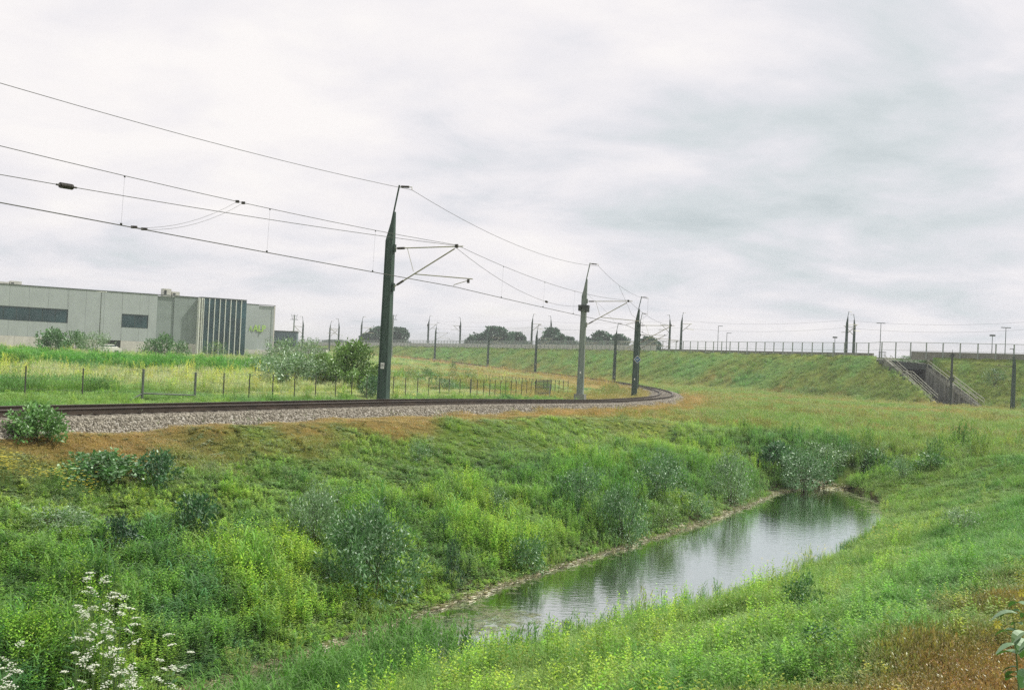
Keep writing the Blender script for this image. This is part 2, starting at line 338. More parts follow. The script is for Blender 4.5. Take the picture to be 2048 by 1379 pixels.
# ------------------------------------------------------------------ ground sheet
def zones(X, Y):
    """plant cover of a spot: weights that say where dry orange grass, straw, bright reed-green ... grow"""
    q, zt, k = track_q(X, Y); s, t = ditch_st(X, Y); f, n = shores(s); e, cz = crest_e(X, Y)
    w = {}
    big = fbm(X*0.12, Y*0.12, 21); mid = fbm(X*0.5, Y*0.5, 22); fine = fbm(X*1.6, Y*1.6, 23, 2)
    w['q'], w['s'], w['t'], w['f'], w['n'], w['e'], w['k'] = q, s, t, f, n, e, k
    dry = np.zeros(len(X))
    nearb = (k < 290)
    dry = np.maximum(dry, np.where(nearb & (q > 0), sst(1.9, 2.2, q)*(1 - sst(0, 2.2, q + (mid-.5)*4.0 - np.interp(k, [60, 100, 150], [2.9, 3.3, 4.3]))), 0)*1.0)
    dry = np.maximum(dry, np.where(~nearb & (q < 0), (1 - sst(7, 15, -q + (big-.5)*12))*0.9, 0))
    dry = np.maximum(dry, np.where(nearb & (q < 0) & (k > 190), (1 - sst(4, 9, -q + (mid-.5)*6))*0.8, 0))
    dry = np.maximum(dry, np.where((q < -6) & (e > 12) & (Y > 85) & (X > -22), sst(.42, .6, big)*.75, 0))
    mead = (q > 4) & (e > 8) & (Y > 55) & (s > 50)
    streak = fbm(X*0.05 + Y*0.02, Y*0.16, 31)
    dry = np.maximum(dry, np.where(mead, sst(0.52, 0.66, streak)*0.62*(0.4 + mid), 0))
    dry = np.maximum(dry, np.where(mead & (q < 9), 0.2*mid*2, 0))
    dry = np.maximum(dry, np.where((e > 9.5) & (e < 15) & (q > 3), 0.2*mid*2, 0))
    corner = sst(-4.0, -1.1, t + (mid-.5)*2.6 - (s-8)*0.11)*(1 - sst(15, 24, s))
    dry = np.maximum(dry, corner)
    w['dry'] = np.clip(dry, 0, 1)
    inside = (q < -6.5) & (e > 10)
    r = np.hypot(X, Y)
    w['inside'] = inside
    w['reed_band'] = np.where(inside & (X < -18), sst(88, 94, r + (mid-.5)*8)*(1 - sst(112, 120, r + (mid-.5)*8))*sst(-19, -27, X), 0)
    w['straw'] = np.clip(np.where(inside, np.maximum(sst(54, 64, r)*(1 - sst(88, 94, r)), sst(116, 124, r)*0.8)*sst(0.3, 0.55, big+0.12), 0), 0, 1)
    w['pond_end'] = np.exp(-(((t + 12 - (s-58)*0.35)/4.0)**2))*sst(54, 60, s)*(1 - sst(70, 88, s))
    w['bankfar'] = (t < f) & (t > f - 12.5) & (s < 64); w['banknear'] = (t > n) & (s < 60)
    w['slope'] = (e > 0) & (e < 11.5); w['top'] = e <= 0
    w['big'], w['mid'], w['fine'] = big, mid, fine
    return w
G_MID, G_YEL, G_BLUE, G_DEEP = np.array((.095, .205, .04)), np.array((.195, .295, .06)), np.array((.055, .155, .065)), np.array((.04, .10, .03))
G_SAGE, G_DRY, G_STRAW, G_OLIVE = np.array((.24, .32, .16)), np.array((.37, .24, .10)), np.array((.35, .36, .15)), np.array((.19, .22, .06))
def lerp(a, b, w): return a*(1 - w[:, None]) + b*w[:, None]
def tint_at(X, Y, w):
    n = len(X); c = np.tile(G_MID, (n, 1))
    c = lerp(c, G_YEL, sst(0.34, 0.58, w['big'])*0.8)
    c = lerp(c, G_BLUE, sst(0.52, 0.68, w['mid'])*np.where((X < -1) & (Y < 27), .7, .35))
    mead = (w['q'] > 3) & ~w['bankfar'] & ~w['banknear'] & ~w['slope']
    c = np.where(mead[:, None], lerp(np.tile(G_YEL*0.8, (n, 1)), G_OLIVE, sst(0.4, 0.6, w['mid'])), c)
    c = np.where(w['banknear'][:, None], lerp(np.tile(G_YEL, (n, 1)), G_MID*1.15, np.clip(sst(-6.5, -2.5, w['t'] + (w['mid']-.5)*4) + sst(0.5, 0.66, w['mid'])*0.5, 0, 1)), c)
    c = np.where(w['slope'][:, None], lerp(np.tile((G_MID*0.75 + G_BLUE*0.3 + np.array((.05, .035, .03))), (n, 1)), G_OLIVE*0.85, sst(0.35, 0.6, w['big']*.5 + w['mid']*.5)*0.8), c)
    up = w['bankfar'] & (w['t'] < w['f'] - 5.5)
    c = np.where(up[:, None], lerp(c, G_YEL*(.78 + .35*w['fine'][:, None]), 0.35 + 0.55*sst(-5.5, -9.5, w['t'] - w['f'])), c)
    vn = vnoise(X*1.15, Y*1.15, 77); c = lerp(c, G_DEEP*1.2, sst(0.66, 0.85, vn)*np.where(w['bankfar'], .55*(1 - sst(5, 8, w['f'] - w['t'])*.7), .2))  # darker species in patches; shade of hollows between plants also put into the tint
    c = c*np.where(w['slope'], 1.3, np.where(mead, 1.15, 1.0))[:, None]
    c = lerp(c, G_STRAW, w['straw']*0.8)
    c = lerp(c, np.array((.10, .26, .035)), w['reed_band']*0.9)
    c = lerp(c, G_DEEP*1.4, w['pond_end']*0.7)
    rust = w['dry']*sst(-6, -4, w['t'])*(1 - sst(22, 30, w['s'])); c = lerp(c, G_DRY, w['dry']*0.85); c = lerp(c, np.array((.24, .14, .05)), rust*.75)
    return c
AZD = np.unique(np.r_[np.arange(-180, -34, 3.0), np.arange(-34, 34, 0.14), np.arange(34, 180.1, 3.0)])
RAD = np.r_[np.geomspace(3.0, 150, 330), np.geomspace(150, 190, 50)[1:], np.geomspace(190, 5000, 150)[1:]]
A_, R_ = np.meshgrid(np.radians(AZD), RAD)
GX, GY = (np.sin(A_)*R_).ravel(), (np.cos(A_)*R_).ravel()
GZ = T(GX, GY)
na, nr = len(AZD), len(RAD)
verts = np.stack([GX, GY, GZ], 1); verts = np.vstack([verts, [[0, 0, Tz(0, 0.01)]]])
ii, jj = np.meshgrid(np.arange(nr-1), np.arange(na-1), indexing='ij'); a = ii*na + jj
faces = np.stack([a, a+1, a+na+1, a+na], -1).reshape(-1, 4)
gm = bpy.data.meshes.new('ground'); fl = [tuple(f[::-1]) for f in faces.tolist()] + [(len(verts)-1, j+1, j) for j in range(na-1)]
gm.from_pydata(verts.tolist(), [], fl); gm.update(); gm.shade_smooth()
W_ = zones(verts[:, 0], verts[:, 1])
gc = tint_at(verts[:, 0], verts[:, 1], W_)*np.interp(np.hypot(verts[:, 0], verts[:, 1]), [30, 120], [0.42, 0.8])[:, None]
mud = (W_['t'] > W_['f'] - 0.9) & (W_['t'] < W_['n'] + 0.1) & (W_['s'] < 57)
gc = np.where(mud[:, None], np.array((.06, .055, .035)), gc)
gc = np.where((np.abs(W_['q']) < 2.2)[:, None], np.array((.16, .14, .11)), gc)
gc = np.where((W_['e'] < -2)[:, None], np.array((.09, .11, .05)), gc)
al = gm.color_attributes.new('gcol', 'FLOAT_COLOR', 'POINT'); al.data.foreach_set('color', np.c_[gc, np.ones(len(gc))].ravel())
def mat_ground():
    m = bpy.data.materials.new('meadow_soil'); m.use_nodes = True; t = m.node_tree; b = t.nodes['Principled BSDF']
    at_ = N(t, 'ShaderNodeAttribute', attribute_name='gcol'); g = N(t, 'ShaderNodeTexCoord')
    n1 = N(t, 'ShaderNodeTexNoise', ins={'Scale': 2.2, 'Detail': 9, 'Roughness': 0.75}); t.links.new(g.outputs['Object'], n1.inputs['Vector'])
    n2 = N(t, 'ShaderNodeTexNoise', ins={'Scale': 0.25, 'Detail': 6, 'Roughness': 0.6}); t.links.new(g.outputs['Object'], n2.inputs['Vector'])
    v = ramp(t, n1.outputs[0], [(0.3, (0.45, 0.5, 0.45)), (0.7, (1.5, 1.45, 1.2))]); v2 = ramp(t, n2.outputs[0], [(0.3, (0.8, 0.9, 0.85)), (0.7, (1.25, 1.15, 1.1))])
    t.links.new(mixc(t, 1.0, mixc(t, 1.0, at_.outputs['Color'], v, 'MULTIPLY'), v2, 'MULTIPLY'), b.inputs['Base Color'])
    b.inputs['Roughness'].default_value = 1.0; b.inputs['Specular IOR Level'].default_value = 0.1
    bm = N(t, 'ShaderNodeBump', ins={'Strength': 0.6, 'Distance': 0.12}); t.links.new(n1.outputs[0], bm.inputs['Height']); t.links.new(bm.outputs[0], b.inputs['Normal'])
    return m
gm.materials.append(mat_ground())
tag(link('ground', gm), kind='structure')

# ------------------------------------------------------------------ pond water
def mat_water():
    m = bpy.data.materials.new('pond_water'); m.use_nodes = True; t = m.node_tree; b = t.nodes['Principled BSDF']
    g = N(t, 'ShaderNodeTexCoord')
    n0 = N(t, 'ShaderNodeTexNoise', ins={'Scale': 0.4, 'Detail': 4}); t.links.new(g.outputs['Object'], n0.inputs['Vector'])
    t.links.new(ramp(t, n0.outputs[0], [(0.3, (.018, .028, .012)), (0.7, (.045, .05, .02))]), b.inputs['Base Color'])
    b.inputs['Roughness'].default_value = 0.6; b.inputs['Specular IOR Level'].default_value = 0
    mp = N(t, 'ShaderNodeMapping'); mp.inputs['Scale'].default_value = (1, 1.8, 1); mp.inputs['Rotation'].default_value = (0, 0, 0.4); t.links.new(g.outputs['Object'], mp.inputs[0])
    n1 = N(t, 'ShaderNodeTexNoise', ins={'Scale': 3.2, 'Detail': 4, 'Roughness': 0.5}); t.links.new(mp.outputs[0], n1.inputs['Vector'])
    n2 = N(t, 'ShaderNodeTexNoise', ins={'Scale': 11.0, 'Detail': 2}); t.links.new(mp.outputs[0], n2.inputs['Vector'])
    h = M(t, 'ADD', n1.outputs[0], M(t, 'MULTIPLY', n2.outputs[0], 0.25))
    bm = N(t, 'ShaderNodeBump', ins={'Strength': 0.25, 'Distance': 0.02}); t.links.new(h, bm.inputs['Height'])
    gl = N(t, 'ShaderNodeBsdfGlossy', ins={'Roughness': 0.04, 'Color': (.93, .97, .96, 1)}); t.links.new(bm.outputs[0], gl.inputs['Normal'])
    fr = N(t, 'ShaderNodeFresnel', ins={'IOR': 1.33}); t.links.new(bm.outputs[0], fr.inputs['Normal'])
    mx = N(t, 'ShaderNodeMixShader'); t.links.new(M(t, 'MULTIPLY_ADD', fr.outputs[0], 1.15, 0.42, clamp=True), mx.inputs[0])
    t.links.new(b.outputs[0], mx.inputs[1]); t.links.new(gl.outputs[0], mx.inputs[2]); t.links.new(mx.outputs[0], t.nodes['Material Output'].inputs['Surface'])
    return m
wm = MB(); P = []
for s_ in np.linspace(2, 60, 60):
    for t_ in (-17.0, -6.9): P.append((s_*U_[0] + t_*N_[0], s_*U_[1] + t_*N_[1], WATER))
wm.add(P, [(2*i, 2*i+1, 2*i+3, 2*i+2) for i in range(59)])
tag(wm.build('water', mat_water()), kind='structure')

# ------------------------------------------------------------------ railway track
def sweep(profile, q_off, z_off, i0, i1, step, name, mat, parent=None):
    """profile [(lateral, height)...] carried along the track"""
    idx = list(range(i0, i1, step)); mb = MB(); n = len(profile)
    for i in idx:
        x, y, z = TRK[i]; nx, ny = TN[i]
        for a_, h_ in profile: mb.v.append((x + nx*(q_off + a_), y + ny*(q_off + a_), z + z_off + h_))
    for k in range(len(idx)-1):
        for j in range(n-1): mb.f.append((k*n+j, k*n+j+1, (k+1)*n+j+1, (k+1)*n+j))
    return mb.build(name, mat, parent)
def mat_ballast():
    m = bpy.data.materials.new('ballast_bed'); m.use_nodes = True; t = m.node_tree; b = t.nodes['Principled BSDF']
    g = N(t, 'ShaderNodeTexCoord'); v = N(t, 'ShaderNodeTexVoronoi', ins={'Scale': 11.0}); t.links.new(g.outputs['Object'], v.inputs['Vector'])
    v2 = N(t, 'ShaderNodeTexVoronoi', ins={'Scale': 11.0}, distance='EUCLIDEAN'); t.links.new(g.outputs['Object'], v2.inputs['Vector'])
    c = ramp(t, M(t, 'FRACT', M(t, 'MULTIPLY', v.outputs['Color'], 3.7)), [(0.0, (.13, .115, .085)), (0.5, (.26, .24, .20)), (1.0, (.42, .40, .35))])
    t.links.new(c, b.inputs['Base Color']); b.inputs['Roughness'].default_value = 0.95
    bm = N(t, 'ShaderNodeBump', ins={'Strength': 1.0, 'Distance': 0.06}, invert=True); t.links.new(v2.outputs['Distance'], bm.inputs['Height']); t.links.new(bm.outputs[0], b.inputs['Normal'])
    return m
NT = len(TRK)
bal = [(-3.0, -1.5), (-2.25, -0.62), (-1.75, -0.25), (-1.3, -0.23), (0, -0.24), (1.3, -0.23), (1.75, -0.26), (2.25, -0.62), (3.0, -1.5)]
bb = sweep(bal, 0, 0, 0, NT, 2, 'ballast_bed', mat_ballast()); tag(bb, kind='structure')
track = empty('railway_track', (0, 0, 0), label='single rusty railway track curving through the meadow on grey ballast', cat='railway track')
rp = [(-0.075, -0.172), (-0.075, -0.155), (-0.02, -0.135), (-0.012, -0.05), (-0.036, -0.035), (-0.036, 0.0), (0.036, 0.0), (0.036, -0.035), (0.012, -0.05), (0.02, -0.135), (0.075, -0.155), (0.075, -0.172)]
for sgn in (-1, 1):
    rl = sweep(rp, sgn*0.755, 0, 0, NT, 2, 'rail', MT['rail'], track)
    rl.data.materials.append(MT['railtop'])
    for p in rl.data.polygons:
        if p.index % 11 == 5: p.material_index = 1
sm_ = MB().box(-1.25, 1.25, -0.13, 0.13, -0.25, -0.185).mesh('sleeper', MT['sleeper'])
far_s = MB(); cnt = 0
for i in range(36, NT-1):
    x, y, z = TRK[i]; ang = math.atan2(TN[i][1], TN[i][0])
    if cnt < 300:
        o = link('sleeper', sm_, track); o.location = (x, y, z); o.rotation_euler = (0, 0, ang); cnt += 1
    else:
        far_s.box(-1.25, 1.25, -0.13, 0.13, -0.25, -0.185, Matrix.Translation((x, y, z)) @ Matrix.Rotation(ang, 4, 'Z'))
tag(far_s.build('distant_sleepers', MT['sleeper'], track), kind='stuff')

# ------------------------------------------------------------------ masts
def make_mast(label, x, y, zb, rz, H=11.0, mirror=1, pale=False, reach=3.7, cantilever=True, collar=False, plate=False, diamond=False, boxes=False, group=None, coarse=False, body=MT['mast'], thick=1.0, extra_canti=False):
    """mast foot at the origin, +x points over the track"""
    root = empty('catenary_mast', (x, y, zb), rz, label=label, cat='catenary mast', group=group)
    root.scale = (H/11,)*3
    b = MT['mast_pale'] if pale else body; s = mirror; n = 5 if coarse else 8
    m = MB(); w0, w1, d0, d1 = 0.27*thick, 0.20*thick, 0.19*thick, 0.14*thick
    def ring(z, xl, xr, d): return [(s*xl, -d, z), (s*xr, -d, z), (s*xr, d, z), (s*xl, d, z)]
    rings = [ring(-0.8, -w0, w0, d0), ring(0, -w0, w0, d0), ring(8.25, -w1, w1, d1), ring(9.65, w1-0.05, w1, d1*0.5)]
    for r_ in rings: m.v += r_
    for k in range(3):
        for j in range(4):
            f = (k*4+j, k*4+(j+1) % 4, (k+1)*4+(j+1) % 4, (k+1)*4+j); m.f.append(f if s > 0 else f[::-1])
    m.f.append((12, 13, 14, 15)); m.build('mast_body', b, root)
    if not coarse:
        fl = MB()      # raised flanges along both edges: an H section
        for e_ in (-1, 1):
            fl.add([(s*(e_*w0), -d0-.03, 0), (s*(e_*w0*.72), -d0-.03, 0), (s*(e_*w1*.72), -d1-.03, 8.2), (s*(e_*w1), -d1-.03, 8.2),
                    (s*(e_*w0), -d0+.01, 0), (s*(e_*w0*.72), -d0+.01, 0), (s*(e_*w1*.72), -d1+.01, 8.2), (s*(e_*w1), -d1+.01, 8.2)],
                   [(0,1,2,3), (0,3,7,4), (1,5,6,2), (3,2,6,7)])
        fl.build('flange', b, root)
        MB().box(-.45, .45, -.4, .4, -0.6, 0.10).build('foundation', MT['concrete'], root)
    MB().tube([(-s*w1*0.9, 0, 8.1), (s*0.36, 0, 11.0)], 0.045*(1.6 if coarse else 1), n).build('top_tube', b, root)
    a_ = MB().tube([(s*0.34, 0, 10.93), (s*1.08, 0, 10.88), (s*1.08, 0, 10.74)], 0.022*(2 if coarse else 1), n).build('feeder_arm', MT['tube'], root)
    ins = MB()
    if not coarse:
        for k in range(7): ins.tube([(s*(0.48+k*.065), 0, 10.92-k*.004), (s*(0.515+k*.065), 0, 10.92-k*.004)], 0.062, 8)
        ins.build('insulator', MT['ceramic'], a_)
    if cantilever:
        R1 = reach; tk = 2.2 if coarse else 1
        top = MB().tube([(s*(w1+.02), 0, 7.8), (s*(R1+.35), 0, 7.92)], 0.03*tk, n).build('top_tube', MT['tube'], root)
        dia = MB().tube([(s*(w1+.08), 0, 5.85), (s*(R1-.1), 0, 7.8)], 0.036*tk, n).build('diagonal_tube', MT['tube'], root)
        reg = MB().tube([(s*1.45, 0, 6.52), (s*(R1+.95), 0, 6.32)], 0.026*tk, n).build('registration_tube', MT['tube'], root)
        if not coarse:
            MB().tube([(s*.98, 0, 7.8), (s*1.38, 0, 6.65)], 0.014, 6).build('strut', MT['tube'], root)
            MB().tube([(s*(R1+.72), 0, 6.25), (s*(R1-.05), 0, 6.02), (s*(R1-.05), 0, 5.93)], 0.018, 6).build('steady_arm', MT['tube'], root)
            i1 = MB(); i2 = MB(); dv = Vector((R1-.1-w1-.08, 0, 1.95)).normalized()
            for k in range(6):
                i1.tube([(s*(.42+k*.07), 0, 7.805+k*.002), (s*(.46+k*.07), 0, 7.806+k*.002)], 0.066, 8)
                p = Vector((w1+.08, 0, 5.85)) + dv*(.25+k*.07); q_ = p + dv*.04
                i2.tube([(s*p.x, 0, p.z), (s*q_.x, 0, q_.z)], 0.062, 8)
            i1.build('insulator', MT['ceramic'], top); i2.build('insulator', MT['ceramic'], dia)
            cl = MB().box(s*R1-.07, s*R1+.07, -.06, .06, 7.84, 8.02).box(s*(R1+.72)-.05, s*(R1+.72)+.05, -.05, .05, 6.12, 6.30); cl.build('clamp', MT['ceramic'], root)
            MB().box(s*w1-.06, s*w1+.10, -.09, .09, 7.62, 8.0).box(s*w1-.02, s*w1+.13, -.09, .09, 5.65, 6.05).build('bracket', b, root)
        if extra_canti:
            MB().tube([(s*w1, .5, 8.0), (s*(R1+.2), .9, 8.1)], .03, 6).tube([(s*w1, .3, 6.1), (s*(R1-.3), .9, 8.0)], .03, 6).build('second_cantilever', MT['tube'], root)
    if collar:
        c = MB().box(-.42, .42, -.34, .34, 7.30, 7.48).box(-.40, -.16, -.38, -.1, 6.98, 7.30).box(.14, .40, -.38, -.1, 6.92, 7.30).box(-.40, -.16, .1, .38, 6.98, 7.30).box(.14, .40, .1, .38, 6.92, 7.30)
        c.build('collar', MT['dark'], root)
        MB().tube([(.3, -.25, 6.95), (.34, -.3, 1.0)], .012, 5).build('pull_rod', MT['tube'], root)
    if plate:
        pl = MB().box(-.10, .10, -.245, -.225, 1.72, 2.02).build('number_plate', MT['white'], root)
        MB().box(-.07, .07, -.252, -.247, 1.90, 1.93).box(-.07, .07, -.252, -.247, 1.82, 1.85).build('plate_print', MT['dark'], pl)
    else:
        MB().box(-.06, .06, -.245, -.22, 1.80, 1.98).build('number_plate', MT['white'], root)
    if diamond:
        g = math.sqrt(.5)
        dmx = Matrix.Translation((0.22, -.30, 4.05)) @ Matrix.Rotation(math.pi/4, 4, 'Y')
        db = MB().box(-.30, .30, -.012, .012, -.30, .30, dmx).build('diamond_sign', MT['white'], root)
        MB().box(-.255, .255, -.020, -.013, -.255, .255, dmx).build('sign_face', MT['blue'], db)
        m2 = Matrix.Translation((0.22, -.30, 4.05))
        MB().box(-.17, .02, -.028, -.021, -.03, .04, m2).box(-.05, .02, -.028, -.021, -.1, .04, m2).box(.02, .15, -.028, -.021, .03, .09, m2).build('sign_mark', MT['white'], db)
    if boxes:
        MB().box(-.5, -.05, -.35, .35, 7.1, 8.0).box(-.38, .0, -.25, .25, 6.5, 7.1).tube([(-.3, 0, 6.5), (-.3, 0, 3.5)], .04, 5).build('switch_box', MT['dark'], root)
    return root
def at_mast(root, x, z, y=0.0):
    return root.matrix_basis @ Vector((x, y, z))
LM = []
def loop_mast(px, base, d, label, **kw):
    p = at(px, base, d); k = nearest(TRK, np.array([p.x]), np.array([p.y]))[0]
    n = TN[k]; m = make_mast(label, p.x, p.y, p.z, math.atan2(n[1], n[0]), group='masts along the curved track', **kw); LM.append(m); return m
m1 = loop_mast(766, 805, 54.6, 'tall dark green mast nearest the camera beside the ballast, small white plate low on it', plate=True)
m2 = loop_mast(1160, 790, 89.7, 'pale grey-green mast with a dark collar box round its upper part', pale=True, collar=True)
m3 = loop_mast(1268, 792, 118.9, 'dark mast inside the bend carrying the blue diamond sign', diamond=True, thick=1.15)
m4 = loop_mast(1273, 778, 154, 'mast just behind the one with the blue diamond sign, its tip showing to the right', H=10.9)
m5 = loop_mast(1227, 775, 183, 'thin mast between the pale collared mast and the blue diamond mast')
m6 = loop_mast(1157, 758, 216, 'mast mostly hidden behind the pale collared mast', H=10.3)
m7 = loop_mast(1070, 745, 245, 'mast on the far side of the track in front of the second round tree')
m8 = loop_mast(975, 732, 292, 'mast on the far side of the track in front of the largest round tree')
m9 = loop_mast(869, 717, 326, 'mast on the far side of the track nearest the big dark foreground mast', H=11.0)
# masts on the embankment behind
def crest_d(px):
    """distance at which the sight line of column px crosses the embankment top"""
    r = ray(px, 700); d = np.arange(120, 900, 0.5); e, _ = crest_e(r.x/r.y*d, d); i = int(np.argmax(e < 0)); return d[i]
def far_mast(px, top, label, mirror=1, back=14, **kw):
    d = crest_d(px) + back; zt_ = at(px, top, d).z; p = at(px, 700, d); zb = Tz(p.x, p.y)
    # vertical: shift foot so that the tip meets the column
    H = zt_ - zb
    return make_mast(label, p.x, p.y, zb, R(10), H=H, mirror=mirror, coarse=True, reach=2.6, group='masts on the embankment', thick=1.15, **kw)
far_mast(604, 632, 'thin distant mast just right of the pale office block, its tip bent left', -1, back=-120)
far_mast(658, 641, 'distant mast above the yellow-green bush, its tip bent right', 1, back=-60)
far_mast(676, 637, 'distant mast with left-bent tip, the left one of a pair above the yellow-green bush', -1, back=-60)
far_mast(721, 632, 'distant mast rising at the left edge of the first round tree', 1, back=-50)
far_mast(855, 630, 'distant mast with switch boxes just right of the foreground mast, leaning tip right', 1, boxes=True)
far_mast(919, 634, 'distant mast with a bulky switch box, tip bent left, left of the largest tree', -1, boxes=True)
far_mast(1062, 627, 'mast on the embankment between the largest tree and the second round tree')
far_mast(1100, 631, 'mast whose tip shows over the second round tree', -1, cantilever=False)
far_mast(1338, 629, 'left one of the two masts right of the blue diamond mast, tip bent left', -1)
far_mast(1361, 624, 'right one of the two masts right of the blue diamond mast, tip bent right', 1)
far_mast(1692, 622, 'left mast of the arch-shaped pair on the embankment, tip bent right', 1, back=20)
far_mast(1707, 628, 'right mast of the arch-shaped pair on the embankment, tip bent left', -1, back=30)
# the two masts at the right, on the near side
p = at(2025, 818, 146); make_mast('mast at the right edge of the picture in front of the embankment, tip bent left', p.x, p.y, Tz(p.x, p.y), R(190), H=8.4, reach=3.0, thick=1.25)
p = at(1901, 800, 149); r5 = empty('signal_post', (p.x, p.y, -3.9), label='stout dark post with a clustered lamp head in front of the underpass wall', cat='post')
MB().tube([(0, 0, 0), (0, 0, 6.9)], [0.19, 0.14], 8).build('post_shaft', MT['dark'], r5)
MB().box(-.2, .2, -.12, .12, 6.7, 7.15).tube([(-.45, 0, 6.75), (.4, 0, 7.0)], .07, 6).tube([(0, 0, 7.1), (0, 0, 7.7)], .03, 5).build('lamp_head', MT['dark'], r5)
MB().box(-.3, .3, -.22, .22, 3.4, 3.9).build('junction_box', MT['dark'], r5)
# twin-bracket poles far left
for px, top, lab in ((586, 628, 'tall pole with a crown of insulator arms between the office block and the bush'), (784, 628, 'tall pole with a crown of arms partly hidden by the foreground mast')):
    d = 330; p = at(px, 690, d); zt_ = at(px, top, d).z; zb = Tz(p.x, p.y); r6 = empty('line_pole', (p.x, p.y, zb), label=lab, cat='pole', group='poles with insulator crowns'); h = zt_ - zb
    MB().tube([(0, 0, 0), (0, 0, h-.3)], [.28, .18], 6).build('pole_shaft', MT['mast_pale'], r6)
    MB().tube([(-1.2, 0, h-1.6), (1.2, 0, h-1.6)], .07, 4).tube([(-.7, 0, h-.4), (.7, 0, h-.4)], .07, 4).tube([(-.5, 0, h-1.5), (-1, 0, h)], .05, 4).tube([(.5, 0, h-1.5), (1, 0, h)], .05, 4).tube([(0, -.5, h-.4), (0, .5, h+.1)], .05, 4).build('arms', MT['mast'], r6)
# street lamps on the embankment road
def lamp(px, top, d, label, cat='street lamp', head='double', zb=None):
    p = at(px, top, d); zb = Tz(p.x, p.y) if zb is None else zb; h = p.z - zb
    r = empty('street_lamp', (p.x, p.y, zb), label=label, cat=cat, group='slim lamp posts by the road')
    MB().tube([(0, 0, 0), (0, 0, h-.1)], [.075, .045], 6).build('lamp_pole', MT['mast'], r)
    hd = MB()
    if head == 'double': hd.box(-.75, -.1, -.1, .1, h-.14, h-.02).box(.1, .75, -.1, .1, h-.14, h-.02).box(-.1, .1, -.05, .05, h-.12, h-.06)
    elif head == 'top': hd.box(-.35, .35, -.3, .3, h-.25, h)
    else: hd.box(-.05, .9, -.1, .1, h-.12, h-.02)
    hd.build('lamp_head', MT['cap'], r); return r
for px, top, lab, hd in ((1437, 651, 'slim lamp post left of the thinner short one, above the middle of the embankment', 'single'), (1454, 665, 'short thin lamp post directly right of a taller one on the embankment', 'single'),
        (1670, 673, 'short lamp post just left of the arch-shaped mast pair', 'top'), (1762, 645, 'tall slim pole rising from the top of the stairs', 'double'),
        (1985, 669, 'lamp post with a square head near the right edge', 'top'), (2012, 654, 'tallest slim lamp post near the right edge', 'double')):
    lamp(px, top, crest_d(px) + 14, lab, head=hd)

# ------------------------------------------------------------------ overhead wires
def span(a, b, sag, n=16):
    a, b = Vector(a), Vector(b); return [a.lerp(b, t/n) - Vector((0, 0, sag*4*(t/n)*(1-t/n))) for t in range(n+1)]
def wire(name, label, segs, r, group=None, cat='overhead wire'):
    pts = []
    for k, sg in enumerate(segs): pts += sg[(1 if k else 0):]
    return tag(MB().tube(pts, r, 5, False).build(name, MT['wire']), label, cat, group)
# the next mast back is outside the picture; its wire heights follow the track
def m0pt(q, zrel, i0=52): x, y, z = TRK[i0]; n = TN[i0]; return Vector((x + n[0]*q, y + n[1]*q, z + zrel))
fa = lambda m: at_mast(m, 1.08, 10.74); me = lambda m: at_mast(m, 3.7, 7.98); co = lambda m: at_mast(m, 3.65, 5.93)
RW = 0.011
wire('feeder_wire', 'topmost bare wire running along the mast tips', [span(m0pt(-2.2, 9.6), fa(m1), .55), span(fa(m1), fa(m2), .8), span(fa(m2), fa(m3), .55), span(fa(m3), fa(m4), .5), span(fa(m4), fa(m5), .5), span(fa(m5), fa(m6), .5), span(fa(m6), fa(m7), .5), span(fa(m7), fa(m8), .5), span(fa(m8), fa(m9), .5)], RW)
mess = [span(m0pt(0.1, 7.35), me(m1), .42), span(me(m1), me(m2), .55), span(me(m2), me(m3), .45), span(me(m3), me(m4), .45), span(me(m4), me(m5), .4), span(me(m5), me(m6), .4), span(me(m6), me(m7), .4), span(me(m7), me(m8), .4), span(me(m8), me(m9), .4)]
mw = wire('carrier_wire', 'upper wire of the overhead line, joined to the lowest wire by thin droppers', mess, RW)
cont = [span(m0pt(0.05, 5.62), co(m1), .05), span(co(m1), co(m2), .05), span(co(m2), co(m3), .05), span(co(m3), co(m4), .05), span(co(m4), co(m5), .05), span(co(m5), co(m6), .05), span(co(m6), co(m7), .05), span(co(m7), co(m8), .05), span(co(m8), co(m9), .05)]
wire('contact_wire', 'lowest and darkest wire of the overhead line', cont, RW*1.5)
def px_of(P):
    c = cam.matrix_world.inverted() @ P; return 1024 + c.x/-c.z*F_PX
def t_at(seg, px):
    ts = [i/400 for i in range(401)]; return min(ts, key=lambda t: abs(px_of(on(seg, t)) - px) if (cam.matrix_world.inverted() @ on(seg, t)).z < -3 else 1e9)
def on(seg, t): k = t*(len(seg)-1); i = min(int(k), len(seg)-2); return seg[i].lerp(seg[i+1], k-i)
for si, ts in ((0, tuple(t_at(mess[0], x_) for x_ in (-90, 252, 540, 750))), (1, tuple(t_at(mess[1], x_) for x_ in (1007, 1090, 1150))), (2, (.3, .7)), (3, (.5,)), (4, (.5,)), (5, (.5,)), (6, (.5,)), (7, (.5,))):
    for t_ in ts:
        a = on(mess[si], t_); b = on(cont[si], t_)
        MB().tube([a, b],   .0028 if si < 2 else .004, 4).box(-.02, .02, -.02, .02, -.05, .0, Matrix.Translation(a)).box(-.03, .03, -.02, .02, -.0, .07, Matrix.Translation(b)).build('dropper', MT['wire'], mw)
an = span(m0pt(0.25, 5.9), at_mast(m1, 3.7, 7.95), .30)
aw = wire('anchor_wire', 'wire carrying a ribbed insulator left of the foreground mast', [an], RW)
